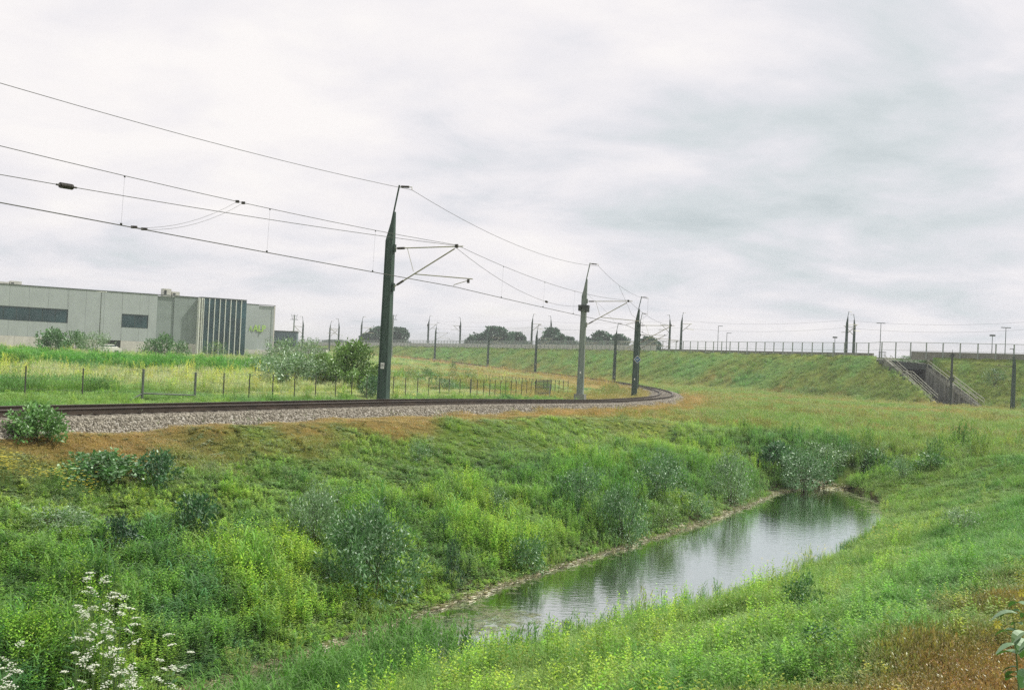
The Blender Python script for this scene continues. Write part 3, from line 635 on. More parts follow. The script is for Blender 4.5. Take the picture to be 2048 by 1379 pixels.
def insul(par, seg, t_, L, r_):
    p = on(seg, t_); dv = (seg[-1]-seg[0]).normalized(); m = MB()
    for k in range(9): a_ = p + dv*(L*(k/9-.5)); m.tube([a_, a_ + dv*(L*.06)], r_, 8)
    m.tube([p - dv*L*.8, p + dv*L*.8], r_*.35, 6); m.build('insulator', MT['ceramic'], par)
insul(aw, an, t_at(an, 136), .46, .085)
an2 = span(at_mast(m1, 3.6, 7.9), at_mast(m2, -.1, 7.4), .9)
aw2 = wire('anchor_wire', 'slack wire with a small insulator between the foreground mast and the pale collared mast', [an2], RW*.9); insul(aw2, an2, t_at(an2, 1093), .4, .08)
jw = []
for x0, x1 in ((268, 474), (286, 488)):
    A, B = on(cont[0], t_at(cont[0], x0)), on(mess[0], t_at(mess[0], x1)); jw.append([A] + [A.lerp(B, k/8) - Vector((0, 0, .45*4*(k/8)*(1-k/8)*.6)) for k in range(1, 8)] + [B])
for j, (sg, lab) in enumerate(zip(jw, ('upper thin jumper wire linking the two lines left of the foreground mast', 'lower thin jumper wire linking the two lines left of the foreground mast'))):
    w_ = tag(MB().tube(sg, .005, 4).build('jumper_wire', MT['wire']), lab, 'overhead wire')
    MB().box(-.06, .06, -.04, .04, -.045, .045, Matrix.Translation(sg[-1])).build('clamp', MT['ceramic'], w_)
    MB().box(-.09, .09, -.04, .04, -.02, .06, Matrix.Translation(sg[0])).build('clamp', MT['ceramic'], w_)
j3 = [on(mess[1], .66), on(mess[1], .78) + Vector((0, 0, -.8)), on(cont[1], .9)]
tag(MB().tube(j3, .006, 4).build('jumper_wire', MT['wire']), 'thin jumper wire just left of the pale collared mast', 'overhead wire')
dw = [fa(m2).lerp(fa(m3), .35) - Vector((0, 0, .55)), me(m3) + Vector((-3.2, -1, .1)), at_mast(m3, -.2, 8.9)]
tag(MB().tube([dw[0], dw[0].lerp(dw[1], .5) + Vector((0, 0, -.9)), dw[1] + Vector((0, 0, -.2)), dw[2]], .012, 4).build('hanging_wire', MT['wire']), 'slack curved wire hanging left of the blue diamond mast', 'overhead wire')
for yy, lab in ((640, 'faint upper wire above the right half of the embankment'), (655, 'faint lower wire above the right half of the embankment')):
    pts = []
    cols = [700, 860, 1062, 1362, 1692, 2100]
    for a_, b_ in zip(cols[:-1], cols[1:]):
        y0 = yy - (1362-a_)*0.0 + (a_-1362)*0.0; A = at(a_, yy, crest_d(a_)+16); B = at(b_, yy, crest_d(b_)+16); pts.append(span(A, B, .8))
    wire('distant_wire', lab, pts, .013)
    yy += 0

# ------------------------------------------------------------------ parapet fence along the embankment
pf = empty('parapet_fence', (0, 0, 0), label='long pale post-and-mesh parapet fence on top of the embankment', cat='fence')
i_r = int(np.argmin(np.hypot(CREST[:, 0]-88, CREST[:, 1]-145))); i_l = int(np.argmin(np.hypot(CREST[:, 0]+100, CREST[:, 1]-480)))
cs = np.r_[0, np.cumsum(np.linalg.norm(np.diff(CREST[i_r:i_l+1, :2], axis=0), axis=1))]
pm_ = MB().box(-.08, .08, -.06, .06, -.5, 2.0).mesh('fence_post', MT['parapet']); posts = []
for s_ in np.arange(0, cs[-1], 2.6):
    x, y, z = [np.interp(s_, cs, CREST[i_r:i_l+1, k]) for k in range(3)]
    z = z + (0.25 if x > 59 else 0.1); posts.append(Vector((x, y, z)))
    o = link('fence_post', pm_, pf); o.location = (x, y, z)
for h_, r_, nm in ((2.0, .04, 'top_rail'), (0.72, .025, 'mid_rail')):
    MB().tube([p_ + Vector((0, 0, h_)) for p_ in posts], r_, 5).build(nm, MT['parapet'], pf)
def ribbon(P, z0, z1, mat, name, parent, off=(0, 0)):
    m = MB()
    for p_ in P: m.v += [(p_.x+off[0], p_.y+off[1], p_.z+z0), (p_.x+off[0], p_.y+off[1], p_.z+z1)]
    m.f = [(2*i, 2*i+2, 2*i+3, 2*i+1) for i in range(len(P)-1)]; return m.build(name, mat, parent)
pl_ = [p_ for p_ in posts if p_.x < 32]; pr_ = [p_ for p_ in posts if p_.x >= 30]
ribbon(pl_, 0.05, 1.98, MT['wiremesh'], 'mesh_panel', pf); ribbon(pr_, 0.72, 1.98, MT['thinmesh'], 'mesh_panel', pf)
# low concrete barriers
def wall(P, name, label, h, th, mat, back):
    m = MB(); n = len(P)
    for k, p_ in enumerate(P):
        d = (P[min(k+1, n-1)] - P[max(k-1, 0)]).normalized(); nn = Vector((d.y, -d.x, 0))      # away from camera
        for a_, z_ in ((back, -.7), (back, h), (back+th, h), (back+th, -.7)): m.v.append(tuple(p_ + nn*a_ + Vector((0, 0, z_))))
    for k in range(n-1):
        for j in range(4): m.f.append((k*4+j, k*4+(j+1) % 4, (k+1)*4+(j+1) % 4, (k+1)*4+j))
    m.f += [(0, 1, 2, 3), ((n-1)*4+3, (n-1)*4+2, (n-1)*4+1, (n-1)*4)]
    return tag(m.build(name, mat), label, 'wall')
wall([p_ for p_ in posts if p_.x < 30.5], 'barrier_wall', 'low pale concrete barrier behind the left and middle stretch of the parapet fence', 1.05, .3, MT['plinth'], 1.0)
wall([p_ for p_ in posts if 31 < p_.x < 58.9], 'barrier_wall', 'thin low kerb wall behind the fence between the middle and the stairs', 0.36, .3, MT['concrete'], 1.0)
wall([p_ for p_ in posts if p_.x > 62.4], 'barrier_wall', 'grey concrete barrier under the fence right of the stairs', 0.6, .3, MT['concrete'], .25)

# ------------------------------------------------------------------ underpass: portal, wing walls, stairs
PL, FL, FR, PR = [Vector((x, y, 0)) for x, y in CUT]
up_ = empty('underpass', (0, 0, 0), label='concrete underpass cut into the embankment, dark opening under a beam', cat='underpass')
def vwall(P, tops, bot, th, name, mat, parent, side=1, n=1):
    m = MB(); d = (P[-1]-P[0]).normalized(); nn = Vector((d.y, -d.x, 0))*th*side
    for p_, t_ in zip(P, tops):
        for a_, z_ in ((Vector(), bot), (Vector(), t_), (nn, t_), (nn, bot)): m.v.append(tuple(Vector((p_.x, p_.y, 0)) + a_ + Vector((0, 0, z_))))
    for k in range(len(P)-1):
        for j in range(4): m.f.append((k*4+j, k*4+(j+1) % 4, (k+1)*4+(j+1) % 4, (k+1)*4+j))
    L = len(P)-1; m.f += [(0, 1, 2, 3), (L*4+3, L*4+2, L*4+1, L*4)]
    return m.build(name, mat, parent)
bk = (PL-FL).normalized(); PLb, PRb = PL + Vector((.0, 14, 0)), PR + Vector((2.7, 14, 0))
vwall([PR, FR], [1.35, -3.85], -4.3, .5, 'wing_wall', MT['concrete_dark'], up_, -1)
vwall([PL, FL], [2.55, -3.85], -4.3, .5, 'wing_wall', MT['concrete_dark'], up_, 1)
vwall([PR, PRb], [1.6, 1.6], -4.3, .5, 'tunnel_wall', MT['concrete_dark'], up_, 1)
vwall([PL, PLb], [1.6, 1.6], -4.3, .5, 'tunnel_wall', MT['concrete_dark'], up_, -1)
vwall([PLb, PRb], [1.6, 1.6], -4.3, .4, 'tunnel_end', MT['dark'], up_, -1)  # dark end wall: the shade inside the tunnel is put into its colour
dk = (PR-PL)
vwall([PL + Vector((-.4, 0, 0)), PR + Vector((.9, -.6, 0))], [2.3, 1.75], .95, .7, 'deck_beam', MT['dark'], up_, -1)
m = MB(); c0, c1_, c2_, c3_ = PL + Vector((-.6, .1, 2.2)), PR + Vector((.9, .1, 1.7)), PRb + Vector((.8, .5, 2.6)), PLb + Vector((-.8, .5, 2.6))
lo = Vector((0, 0, -.9)); m.add([c0, c1_, c2_, c3_, c0+lo, c1_+lo, c2_+lo, c3_+lo], [(0,1,2,3), (7,6,5,4), (0,4,5,1), (1,5,6,2), (2,6,7,3), (3,7,4,0)]); m.build('deck_slab', MT['concrete_dark'], up_)
for f_ in (.42, .58, .70):
    p_ = PR.lerp(FR, f_); zt_ = 1.35 + (-3.85-1.35)*f_; MB().box(-.24, .0, -.18, .18, -4.2, zt_-.02, Matrix.Translation((p_.x-.02, p_.y, 0))).build('pilaster', MT['concrete'], up_)
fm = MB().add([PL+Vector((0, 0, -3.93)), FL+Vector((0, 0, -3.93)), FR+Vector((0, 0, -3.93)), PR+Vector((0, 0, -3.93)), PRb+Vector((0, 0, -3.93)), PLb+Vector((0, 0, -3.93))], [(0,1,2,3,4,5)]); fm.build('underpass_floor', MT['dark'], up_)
def stairs(label, A, Bm, C_, B, w, side):
    """flight from A down to Bm, landing to C_, flight down to B"""
    r = empty('outdoor_stairs', tuple(A), label=label, cat='stairs'); sh = lambda v: v - A
    dd = Vector((B.x-A.x, B.y-A.y, 0)).normalized(); nn = Vector((dd.y, -dd.x, 0))*side
    def steps(p0, p1):
        n = max(4, int(abs(p0.z-p1.z)/.19)); 
        for k in range(n):
            a_ = p0.lerp(p1, k/n); b_ = p0.lerp(p1, (k+1)/n); zz = b_.z
            m = MB(); q_ = [Vector((a_.x, a_.y, zz)), Vector((b_.x, b_.y, zz))]; q_ += [q_[1]+nn*w, q_[0]+nn*w]; q_ = [sh(v) for v in q_]
            m.add(q_ + [v - Vector((0, 0, .45)) for v in q_], [(0,1,2,3), (7,6,5,4), (0,4,5,1), (1,5,6,2), (2,6,7,3), (3,7,4,0)]); m.build('step', MT['concrete'], r)
    steps(A, Bm); steps(C_, B)
    m = MB(); q_ = [sh(Bm), sh(C_), sh(C_)+nn*w, sh(Bm)+nn*w]; m.add(q_ + [v - Vector((0, 0, .4)) for v in q_], [(0,1,2,3), (7,6,5,4), (0,4,5,1), (1,5,6,2), (2,6,7,3), (3,7,4,0)]); m.build('landing', MT['concrete'], r)
    line = [sh(A), sh(Bm), sh(C_), sh(B)]
    for off in (Vector(), nn*w):
        for h_ in (1.0, .55): MB().tube([p_ + off + Vector((0, 0, h_)) for p_ in line], .05, 5).build('handrail', MT['handrail'], r)
        for k in range(11):
            t_ = k/10*3; i = min(int(t_), 2); p_ = line[i].lerp(line[i+1], t_-i) + off
            MB().tube([p_ - Vector((0, 0, .2)), p_ + Vector((0, 0, 1.0))], .03, 4).build('baluster', MT['handrail'], r)
    return r
A = at(1768, 722, 172); B = at(1862, 809, 159.5); Bm = at(1803, 754, 167.4); C_ = at(1812, 755, 166.3)
B.z = -3.7
ls = stairs('concrete stairs with double handrail down the left side of the underpass', A, Bm, C_, B, -1.1, 1)
A2 = at(1868, 734, 167); B2 = at(1968, 812, 151.5); B2.z = -3.85
rs = stairs('stairs with bright handrail down the right side of the underpass', A2, A2.lerp(B2, .45), A2.lerp(B2, .5), B2, -1.0, -1)
g_ = at(1764, 722, 172); gr = empty('stair_gate', (g_.x, g_.y, g_.z), label='small barred gate at the top of the left stairs', cat='gate')
for k in range(6): MB().box(-.55+k*.22-.02, -.55+k*.22+.02, -.03, .03, -.3, 1.45).build('bar', MT['post'], gr)
MB().box(-.6, .6, -.04, .04, 1.42, 1.5).box(-.6, .6, -.04, .04, .2, .27).build('gate_frame', MT['post'], gr)
p = at(2004, 742, 160); ob = empty('barrier', (p.x, p.y, p.z-.6), label='rusty orange slatted barrier left of the mast at the right edge', cat='barrier')
for k in range(9): MB().box(-1.9+k*.42, -1.62+k*.42, -.04, .04, 0, 1.1).build('slat', MT['orange'], ob)
MB().box(-2, 2, .05, .1, .3, .4).box(-2, 2, .05, .1, .8, .9).box(-1.9, -1.8, .05, .12, -2.2, .9).box(1.7, 1.8, .05, .12, -2.2, .9).build('barrier_frame', MT['orange'], ob)

# ------------------------------------------------------------------ warehouse
BA = at(-230, 560, 0.0 + 158.5); BA = Vector((BA.x, BA.y, 0)); Bdir = (Vector((-49.0, 196, 0)) - Vector((-82.3, 173, 0))).normalized()
O_ = Vector((-82.3, 173, 0)); Bn = Vector((Bdir.y, -Bdir.x, 0))            # facing the camera
def col(px):  # distance along the facade of pixel column px (measured at window height)
    r = ray(px, 645); k = r.x/r.y; # O + u*Bdir = (k*Y, Y)
    return (k*O_.y - O_.x)/(Bdir.x - k*Bdir.y)
wh = empty('warehouse', (O_.x, O_.y, -2.3), math.atan2(Bdir.y, Bdir.x), label='long pale grey warehouse with dark strip windows and a glazed corner', cat='warehouse')
# local frame: x along facade, y into the building, z from -2.3
ZT = 7.95+2.3; PLH = 2.2
u0, u1, u2, u3 = -28.0, col(347), col(396), col(487)
wins = [(col(-170), col(135), 6.38-PLH-.15, 8.0-PLH-.15)]
def zof(px, py):
    r = ray(px, py); u = col(px); pt = O_ + Bdir*u; return r.z/r.y*pt.y + 2.3
w1 = (col(-190), col(135), zof(70, 642), zof(70, 615)); w2 = (col(243), col(296), zof(270, 655), zof(270, 629))
ph = zof(250, 681); 
def panelwall(x0, x1, mat, nmin, holes, y=0.0, z0=None, z1=None, parent=wh, pw=3.0):
    z0 = ph if z0 is None else z0; z1 = ZT if z1 is None else z1
    n = max(nmin, int(round((x1-x0)/pw))); xs = [x0 + (x1-x0)*k/n for k in range(n+1)]
    cuts = sorted(set(xs + [h for ho in holes for h in ho[:2]])); cuts = [c for c in cuts if x0 <= c <= x1]
    for a_, b_ in zip(cuts[:-1], cuts[1:]):
        if b_-a_ < .02: continue
        mid = (a_+b_)/2; ho = [h for h in holes if h[0] <= mid <= h[1]]
        for c, d in ([(z0, ho[0][2]), (ho[0][3], z1)] if ho else [(z0, z1)]):
            MB().box(a_+.012, b_-.012, y+random.uniform(0, .01), y+.2, c, d).build('wall_panel', mat, parent)
panelwall(u0, u1, MT['clad'], 5, [w1, w2])
panelwall(u1, u2+.5, MT['clad2'], 2, [], y=.03)
MB().box(u0, u3, .21, 30, .05, ZT-.1).build('building_core', MT['clad2'], wh)
MB().box(u0, u3-.1, -.06, .22, ZT, ZT+.16).build('roof_trim', MT['cap'], wh)
# plinth panels, with a dark loading opening
op = (col(201), col(243))
for a_, b_ in ((u0, col(-80)), (col(-80), col(30)), (col(30), col(120)), (col(120), op[0]), (op[1], col(300)), (col(300), u1), (u1, u2+.4)):
    MB().box(a_+.015, b_-.015, -.03, .2, -.4, ph-.02).build('plinth_panel', MT['plinth'], wh)
MB().box(op[0], op[1], .16, .2, -.4, ph-.02).build('loading_door', MT['dark'], wh)
for (a_, b_, c, d), n in ((w1, 12), (w2, 2)):
    fr_ = MB().box(a_, b_, .0, .06, c-.05, c+.03).box(a_, b_, .0, .06, d-.03, d+.05).box(a_-.03, a_+.04, 0, .06, c+.03, d-.03).box(b_-.04, b_+.03, 0, .06, c+.03, d-.03).build('window', MT['cap'], wh)
    for k in range(n):
        xa, xb = a_ + (b_-a_)*k/n, a_ + (b_-a_)*(k+1)/n; MB().box(xa+.05, xb-.05, .09, .12, c+.03, d-.03).build('pane', MT['glass'], fr_)
# glazed corner with white fins
MB().box(u2, u3, -1.2, .0, ZT+.02, ZT+.2).build('canopy_trim', MT['cap'], wh)
ng = 8; gx = [u2 + .5 + (u3-u2-.5)*k/ng for k in range(ng+1)]
for k in range(ng):
    for c, d in ((-.3, 3.3), (3.3, 6.9), (6.9, ZT)):
        MB().box(gx[k]+.03, gx[k+1]-.03, -1.02, -.98, c+.03, d-.03).build('pane', MT['glass2'], wh)
for k in range(ng): MB().box(gx[k]-.04, gx[k]+.04, -1.35, -1.03, -.3, ZT).build('fin', MT['fin'], wh)
MB().box(u2-.25, u2-.05, -1.1, .0, -.3, ZT).box(u2+.12, u2+.36, -1.2, .0, -.3, ZT).build('corner_column', MT['fin'], wh)
MB().box(u3-.06, u3+.05, -1.0, 3.0, -.3, ZT).build('side_glazing', MT['glass2'], wh)
for z_ in (3.3, 6.9): MB().box(u2+.4, u3, -.97, -.93, z_-.06, z_+.06).build('transom', MT['cap'], wh)
MB().box(u2+.4, u3-.1, -.7, .15, -.3, ZT-.05).build('interior_shade_box', MT['dark'], wh)  # solid dark box; shade behind the glazing is put into its colour
# roof units
def ru(pa, pb, ya, yb, lab):
    a_, b_ = col(pa)*1.0, col(pb)*1.0
    k = 1.025; sc = lambda px, py: zof(px, py)
    m = MB().box(a_, b_, 1.5, 3.0, ZT-.1, zof(pb, ya)+.15); o = m.build('roof_unit', MT['roofunit'], wh)
    MB().box(a_+.15, a_+.55, 1.44, 1.5, ZT+.3, zof(pb, ya)-.1).build('grille', MT['dark'], o)
ru(329, 345, 579, 590, ''); ru(347, 362, 585, 592, ''); ru(-60, 18, 565, 568, ''); ru(20, 43, 564, 572, '')
# the sign wing behind
O2 = at(480, 650, 211.5); O2 = Vector((O2.x, O2.y, -2.3)); sw = empty('office_wing', tuple(O2), math.atan2(Bdir.y, Bdir.x), label='pale grey office wing with green lettering right of the glazed corner', cat='building')
e2 = at(543, 650, 216.5); L2 = (Vector((e2.x, e2.y, -2.3)) - O2).length; z2 = at(520, 610, 214.5).z + 2.3; zp2 = at(520, 699, 214.5).z + 2.3
panelwall(-3, L2, MT['clad'], 3, [], z0=zp2, z1=z2, parent=sw, pw=4)
MB().box(-3, L2, .21, 14, 0, z2-.1).build('building_core', MT['clad'], sw); MB().box(-3, L2+.05, -.05, .22, z2, z2+.12).build('roof_trim', MT['cap'], sw)
MB().box(-3, L2, -.03, .2, -.4, zp2-.02).build('plinth_panel', MT['plinth'], sw)
MB().box(L2-.22, L2+.02, -.04, -.01, zp2, z2).build('corner_trim', MT['plinth'], sw)
fc = bpy.data.curves.new('lettering', 'FONT'); fc.body = 'ALP'; fc.size = 1.75; fc.extrude = .05; fc.offset = 0.035; fc.align_x = 'LEFT'; fc.materials.append(MT['sign'])
ft = bpy.data.objects.new('lettering_source', fc); lm_ = bpy.data.meshes.new_from_object(ft); bpy.data.objects.remove(ft); fo = link('lettering', lm_, sw); fo.rotation_euler = (math.pi/2, 0, 0)
def swx(px): r = ray(px, 655); k = r.x/r.y; return (k*O2.y - O2.x)/(Bdir.x - k*Bdir.y)
sx0, sx1 = swx(506), swx(532); zs = at(515, 662, 214).z + 2.3
fo.location = (sx0, -.08, zs); fo.scale = ((sx1-sx0)/3.05, 1.0, 1.0)
tx = swx(498); MB().add([(tx, -.1, zs+.0), (tx+.13, -.1, zs), (tx+.33, -.1, zs+.75), (tx+.53, -.1, zs), (tx+.66, -.1, zs), (tx+.38, -.1, zs+1.0), (tx+.28, -.1, zs+1.0),
    (tx, -.03, zs+.0), (tx+.13, -.03, zs), (tx+.33, -.03, zs+.75), (tx+.53, -.03, zs), (tx+.66, -.03, zs), (tx+.38, -.03, zs+1.0), (tx+.28, -.03, zs+1.0)],
    [(0,1,2,6), (2,5,6), (2,3,4,5), (0,6,13,7), (4,11,12,5), (6,5,12,13), (1,8,9,2), (2,9,10,3)]).build('logo_mark', MT['sign'], sw)
p = at(200, 683, 168); 
# lamp in front of the facade
lp = at(203, 584, 164); zb = Tz(lp.x, lp.y); l2 = empty('street_lamp', (lp.x, lp.y, zb), label='slim street lamp with two pale heads in front of the warehouse wall', cat='street lamp')
MB().tube([(0, 0, 0), (0, 0, lp.z-zb)], [.09, .05], 6).build('lamp_pole', MT['post'], l2)
MB().box(-.75, -.05, -.12, .12, lp.z-zb, lp.z-zb+.12).box(.05, .75, -.12, .12, lp.z-zb, lp.z-zb+.12).build('lamp_head', MT['white'], l2)
# car roof showing behind the shrubs
cp = at(212, 690, 160); cz = Tz(cp.x, cp.y); car = empty('parked_car', (cp.x, cp.y, cz), R(35), label='white car parked behind shrubs in front of the dark loading door', cat='car')
prof = [(-2.1, .35), (-2.1, .85), (-1.5, .98), (-.8, 1.42), (.9, 1.45), (1.7, 1.0), (2.1, .9), (2.1, .35)]
cb = MB(); 
for yy in (-.85, .85): cb.v += [(x_, yy*(1 if z_ < 1.1 else .82), z_) for x_, z_ in prof]
cb.f = [tuple(range(8))[::-1], tuple(range(8, 16))] + [(k, (k+1) % 8, 8+(k+1) % 8, 8+k) for k in range(8)]
cb.build('body', MT['white'], car)
MB().box(-1.2, 1.25, -.80, -.76, 1.02, 1.33).box(-1.2, 1.25, .76, .80, 1.02, 1.33).build('side_window', MT['glass'], car)
whm = MB().tube([(0, -.1, 0), (0, .1, 0)], .32, 12).mesh('wheel', MT['black'])
for x_ in (-1.35, 1.35):
    for y_ in (-.8, .8): o = link('wheel', whm, car); o.location = (x_, y_, .32)
# distant blue-grey building and low pale one
p = at(568, 680, 300); zz = at(568, 663, 300).z; fb = empty('distant_building', (p.x, p.y, Tz(p.x, p.y)), R(8), label='low blue-grey building far behind, right of the office wing', cat='building'); hb = zz - Tz(p.x, p.y)
MB().box(-3.6, 3.4, 0, 8, 0, hb).build('wall', MT['bluegrey'], fb); MB().box(-3.8, 3.6, -.2, 8.2, hb, hb+.25).build('roof', MT['cap'], fb); MB().box(-3, 2.8, -.05, 0, hb*.35, hb*.55).build('window', MT['glass'], fb)
p = at(600, 690, 290); fb2 = empty('distant_building', (p.x, p.y, Tz(p.x, p.y)), R(5), label='long low pale shed behind the grey-green willow scrub', cat='building')
MB().box(-11, 7, 0, 8, 0, 1.9).build('wall', MT['plinth'], fb2); MB().box(-11.2, 7.2, -.2, 8.2, 1.9, 2.1).build('roof', MT['cap'], fb2)

# ------------------------------------------------------------------ wire fence beyond the track
wf = empty('wire_fence', (0, 0, 0), label='long wire fence of thin dark posts just beyond the ballast', cat='fence')
fx = [(50, 43), (390, 50), (733, 62), (941, 77), (1070, 90)]; fdd = lambda x_: float(np.interp(x_, [a for a, _ in fx], [b for _, b in fx]))
cols = [-75, 50, 165, 285, 390, 447, 498, 545, 589, 631, 671, 703, 733, 760, 786, 811, 835, 857, 879, 898, 920, 941, 954, 967, 979, 990, 1001, 1011, 1022, 1032, 1043, 1053, 1062, 1070]
tp = lambda x_: float(np.interp(x_, [0, 165, 285, 390, 545, 785, 941, 1070], [729, 736, 737, 744, 748, 753, 758, 762])); top_pts = []
def leanpost(px, d, top_y, r_, mat, parent, nm='fence_post'):
    p_ = at(px, 780, d); zb = Tz(p_.x, p_.y) - .15; zt_ = at(px, top_y, d).z
    MB().tube([(p_.x, p_.y, zb), (p_.x + random.uniform(-.02, .02), p_.y, zt_)], r_, 6).build(nm, mat, parent); return Vector((p_.x, p_.y, zt_)), zb
for c in cols:
    thick = c in (285, 390, 941)
    t_, zb = leanpost(c, fdd(c) if c > 0 else 41.2, tp(c) if c > 0 else 727, .055 if thick else .03, MT['post'] if thick else MT['rustpost'], wf); top_pts.append((t_, zb))
for fr_ in (.97, .66, .35): MB().tube([Vector((t_.x, t_.y, zb + (t_.z-zb)*fr_)) for t_, zb in top_pts], .004, 4).build('strand', MT['post'], wf)
t1, z1 = top_pts[3]; t2, z2_ = top_pts[4]; h1 = at(285, 786, 48).z; h2 = at(390, 790, 50).z
MB().tube([(t1.x, t1.y, h1), (t2.x, t2.y, h2)], .04, 6).build('brace_bar', MT['post'], wf)
a_ = at(248, 812, 47); MB().tube([(t1.x, t1.y, h1), (a_.x, a_.y, Tz(a_.x, a_.y)-.05)], .035, 6).build('brace_bar', MT['post'], wf)
a_ = at(402, 812, 50.3); MB().tube([(t2.x, t2.y, h2-.05), (a_.x, a_.y, Tz(a_.x, a_.y)-.05)], .03, 6).build('brace_bar', MT['post'], wf)
# gate of close upright bars at the far end
ga = at(1071, 775, 90); gb = at(1101, 778, 94); gt = empty('picket_gate', (ga.x, ga.y, Tz(ga.x, ga.y)), label='dark gate of close upright bars at the right end of the wire fence', cat='gate'); dv = Vector((gb.x-ga.x, gb.y-ga.y, 0))
for k in range(15): v_ = dv*(k/14); MB().box(v_.x-.022, v_.x+.022, v_.y-.022, v_.y+.022, 0, 1.28).build('bar', MT['dark'], gt)
for z_ in (.15, .65, 1.15): MB().tube([(0, 0, z_), tuple(dv + Vector((0, 0, z_)))], .03, 5).build('rail', MT['dark'], gt)
pv = at(1099, 792, 92); MB().tube([(pv.x-ga.x, pv.y-ga.y, -.1), (pv.x-ga.x, pv.y-ga.y, .95)], .04, 6).build('gate_post', MT['parapet'], gt)
# second run of fence going back from the bend
f2 = empty('wire_fence', (0, 0, 0), label='second fence of thin posts running back behind the gate into the field', cat='fence'); tops = []
for k in range(26):
    t_ = k/25; px = 1136 - 178*t_**.9; d = 104 + 62*t_; tpv = 761 - 13*t_
    tt_, zb = leanpost(px, d, tpv, .035, MT['rustpost'], f2); tops.append((tt_, zb))
for fr_ in (.95, .5): MB().tube([Vector((a.x, a.y, b + (a.z-b)*fr_)) for a, b in tops], .012, 4).build('strand', MT['post'], f2)

# ------------------------------------------------------------------ foliage meshes
class LB:
    def __init__(s): s.v = []; s.f = []; s.c = []
    def poly(s, pts, col, faces=None):
        k = len(s.v); s.v += [tuple(p) for p in pts]; s.c += [tuple(col)]*len(pts)
        s.f += [tuple(i+k for i in f) for f in (faces or [tuple(range(len(pts)))])]
    def mesh(s, name, mat):
        m = bpy.data.meshes.new(name); m.from_pydata(s.v, [], s.f); m.materials.append(mat)
        a = m.color_attributes.new('vc', 'FLOAT_COLOR', 'POINT'); c = np.ones((len(s.v), 4)); c[:, :3] = s.c; a.data.foreach_set('color', c.ravel()); m.update(); return m
def rj(r, c, v=0.25): k = 1 + r.uniform(-v, v); return tuple(x*k*(1 + r.uniform(-v, v)*.3) for x in c)
def blade(L, r, x, y, h, lean, az, w, col, bend=0.5, z0=-0.05, seg=3):
    dx, dy = math.cos(az), math.sin(az); pts = []
    for k in range(seg+1):
        t = k/seg; o = lean*(t*(1-bend) + bend*t*t)*h; z = h*(t - 0.25*bend*t*t*min(1, lean*1.5)) + z0; ww = w*(1 - t**1.6)*.5 + .0008
        pts += [(x + dx*o - dy*ww, y + dy*o + dx*ww, z), (x + dx*o + dy*ww, y + dy*o - dx*ww, z)]
    L.poly(pts, col, [(2*k, 2*k+1, 2*k+3, 2*k+2) for k in range(seg)])
def leaf(L, r, p, d, length, width, col, fold=.25):
    """pointed leaf from p along d"""
    d = d.normalized(); s = d.cross(Vector((0, 0, 1))); s = s.normalized() if s.length > .05 else Vector((1, 0, 0)); s = (Matrix.Rotation(r.uniform(-.9, .9), 3, d) @ s); u = s.cross(d)
    m = p + d*length*.45; t = p + d*length - u*length*.12
    L.poly([p, m + s*width*.5 - u*width*fold, t, m - s*width*.5 - u*width*fold, m], col, [(0, 1, 4), (1, 2, 4), (2, 3, 4), (3, 0, 4)] if fold else [(0, 1, 2, 3)])
def leafq(L, r, p, d, length, width, col):
    d = d.normalized(); s = Vector((r.gauss(0, 1), r.gauss(0, 1), r.gauss(0, 1))).cross(d); s = s.normalized() if s.length > .01 else Vector((1, 0, 0))
    m = p + d*length*.5; L.poly([p, m + s*width*.5, p + d*length, m - s*width*.5], col)
def rdir(r, up=0.3): 
    a = r.uniform(0, 2*math.pi); e = r.uniform(-.3, 1) if up is None else math.asin(max(-1, min(1, r.uniform(-.5, 1)*.9 + up*.2)))
    return Vector((math.cos(a)*math.cos(e), math.sin(a)*math.cos(e), math.sin(e)))
LEAF = mat_leaf('leaf_instanced', None)
W1 = (1, 1, 1)
def p_grass(seed, n=24, h=.5, spread=.16, w=.012, seed_heads=0, hc=(1.6, 1.4, 2.3)):
    r = random.Random(seed); L = LB()
    for k in range(n):
        a = r.uniform(0, 6.28); q = spread*math.sqrt(r.random()); blade(L, r, math.cos(a)*q, math.sin(a)*q, h*r.uniform(.45, 1.1), r.uniform(.1, .75), r.uniform(0, 6.28), w*r.uniform(.7, 1.4), rj(r, W1, .3))
    for k in range(seed_heads):
        a = r.uniform(0, 6.28); q = spread*math.sqrt(r.random()); x, y = math.cos(a)*q, math.sin(a)*q; H = h*r.uniform(1.1, 1.6); ln = r.uniform(.05, .3); az = r.uniform(0, 6.28)
        blade(L, r, x, y, H, ln, az, .005, (1.5, 1.25, 1.3), .3, seg=2)
        for j in range(4):
            c = hc; p = Vector((x + math.cos(az)*ln*H*(.8+.07*j), y + math.sin(az)*ln*H*(.8+.07*j), H*(.80+.06*j))); leafq(L, r, p, Vector((r.gauss(0, .3), r.gauss(0, .3), 1)), .06, .018, rj(r, c, .2))
    return L.mesh('grass_tuft', LEAF)
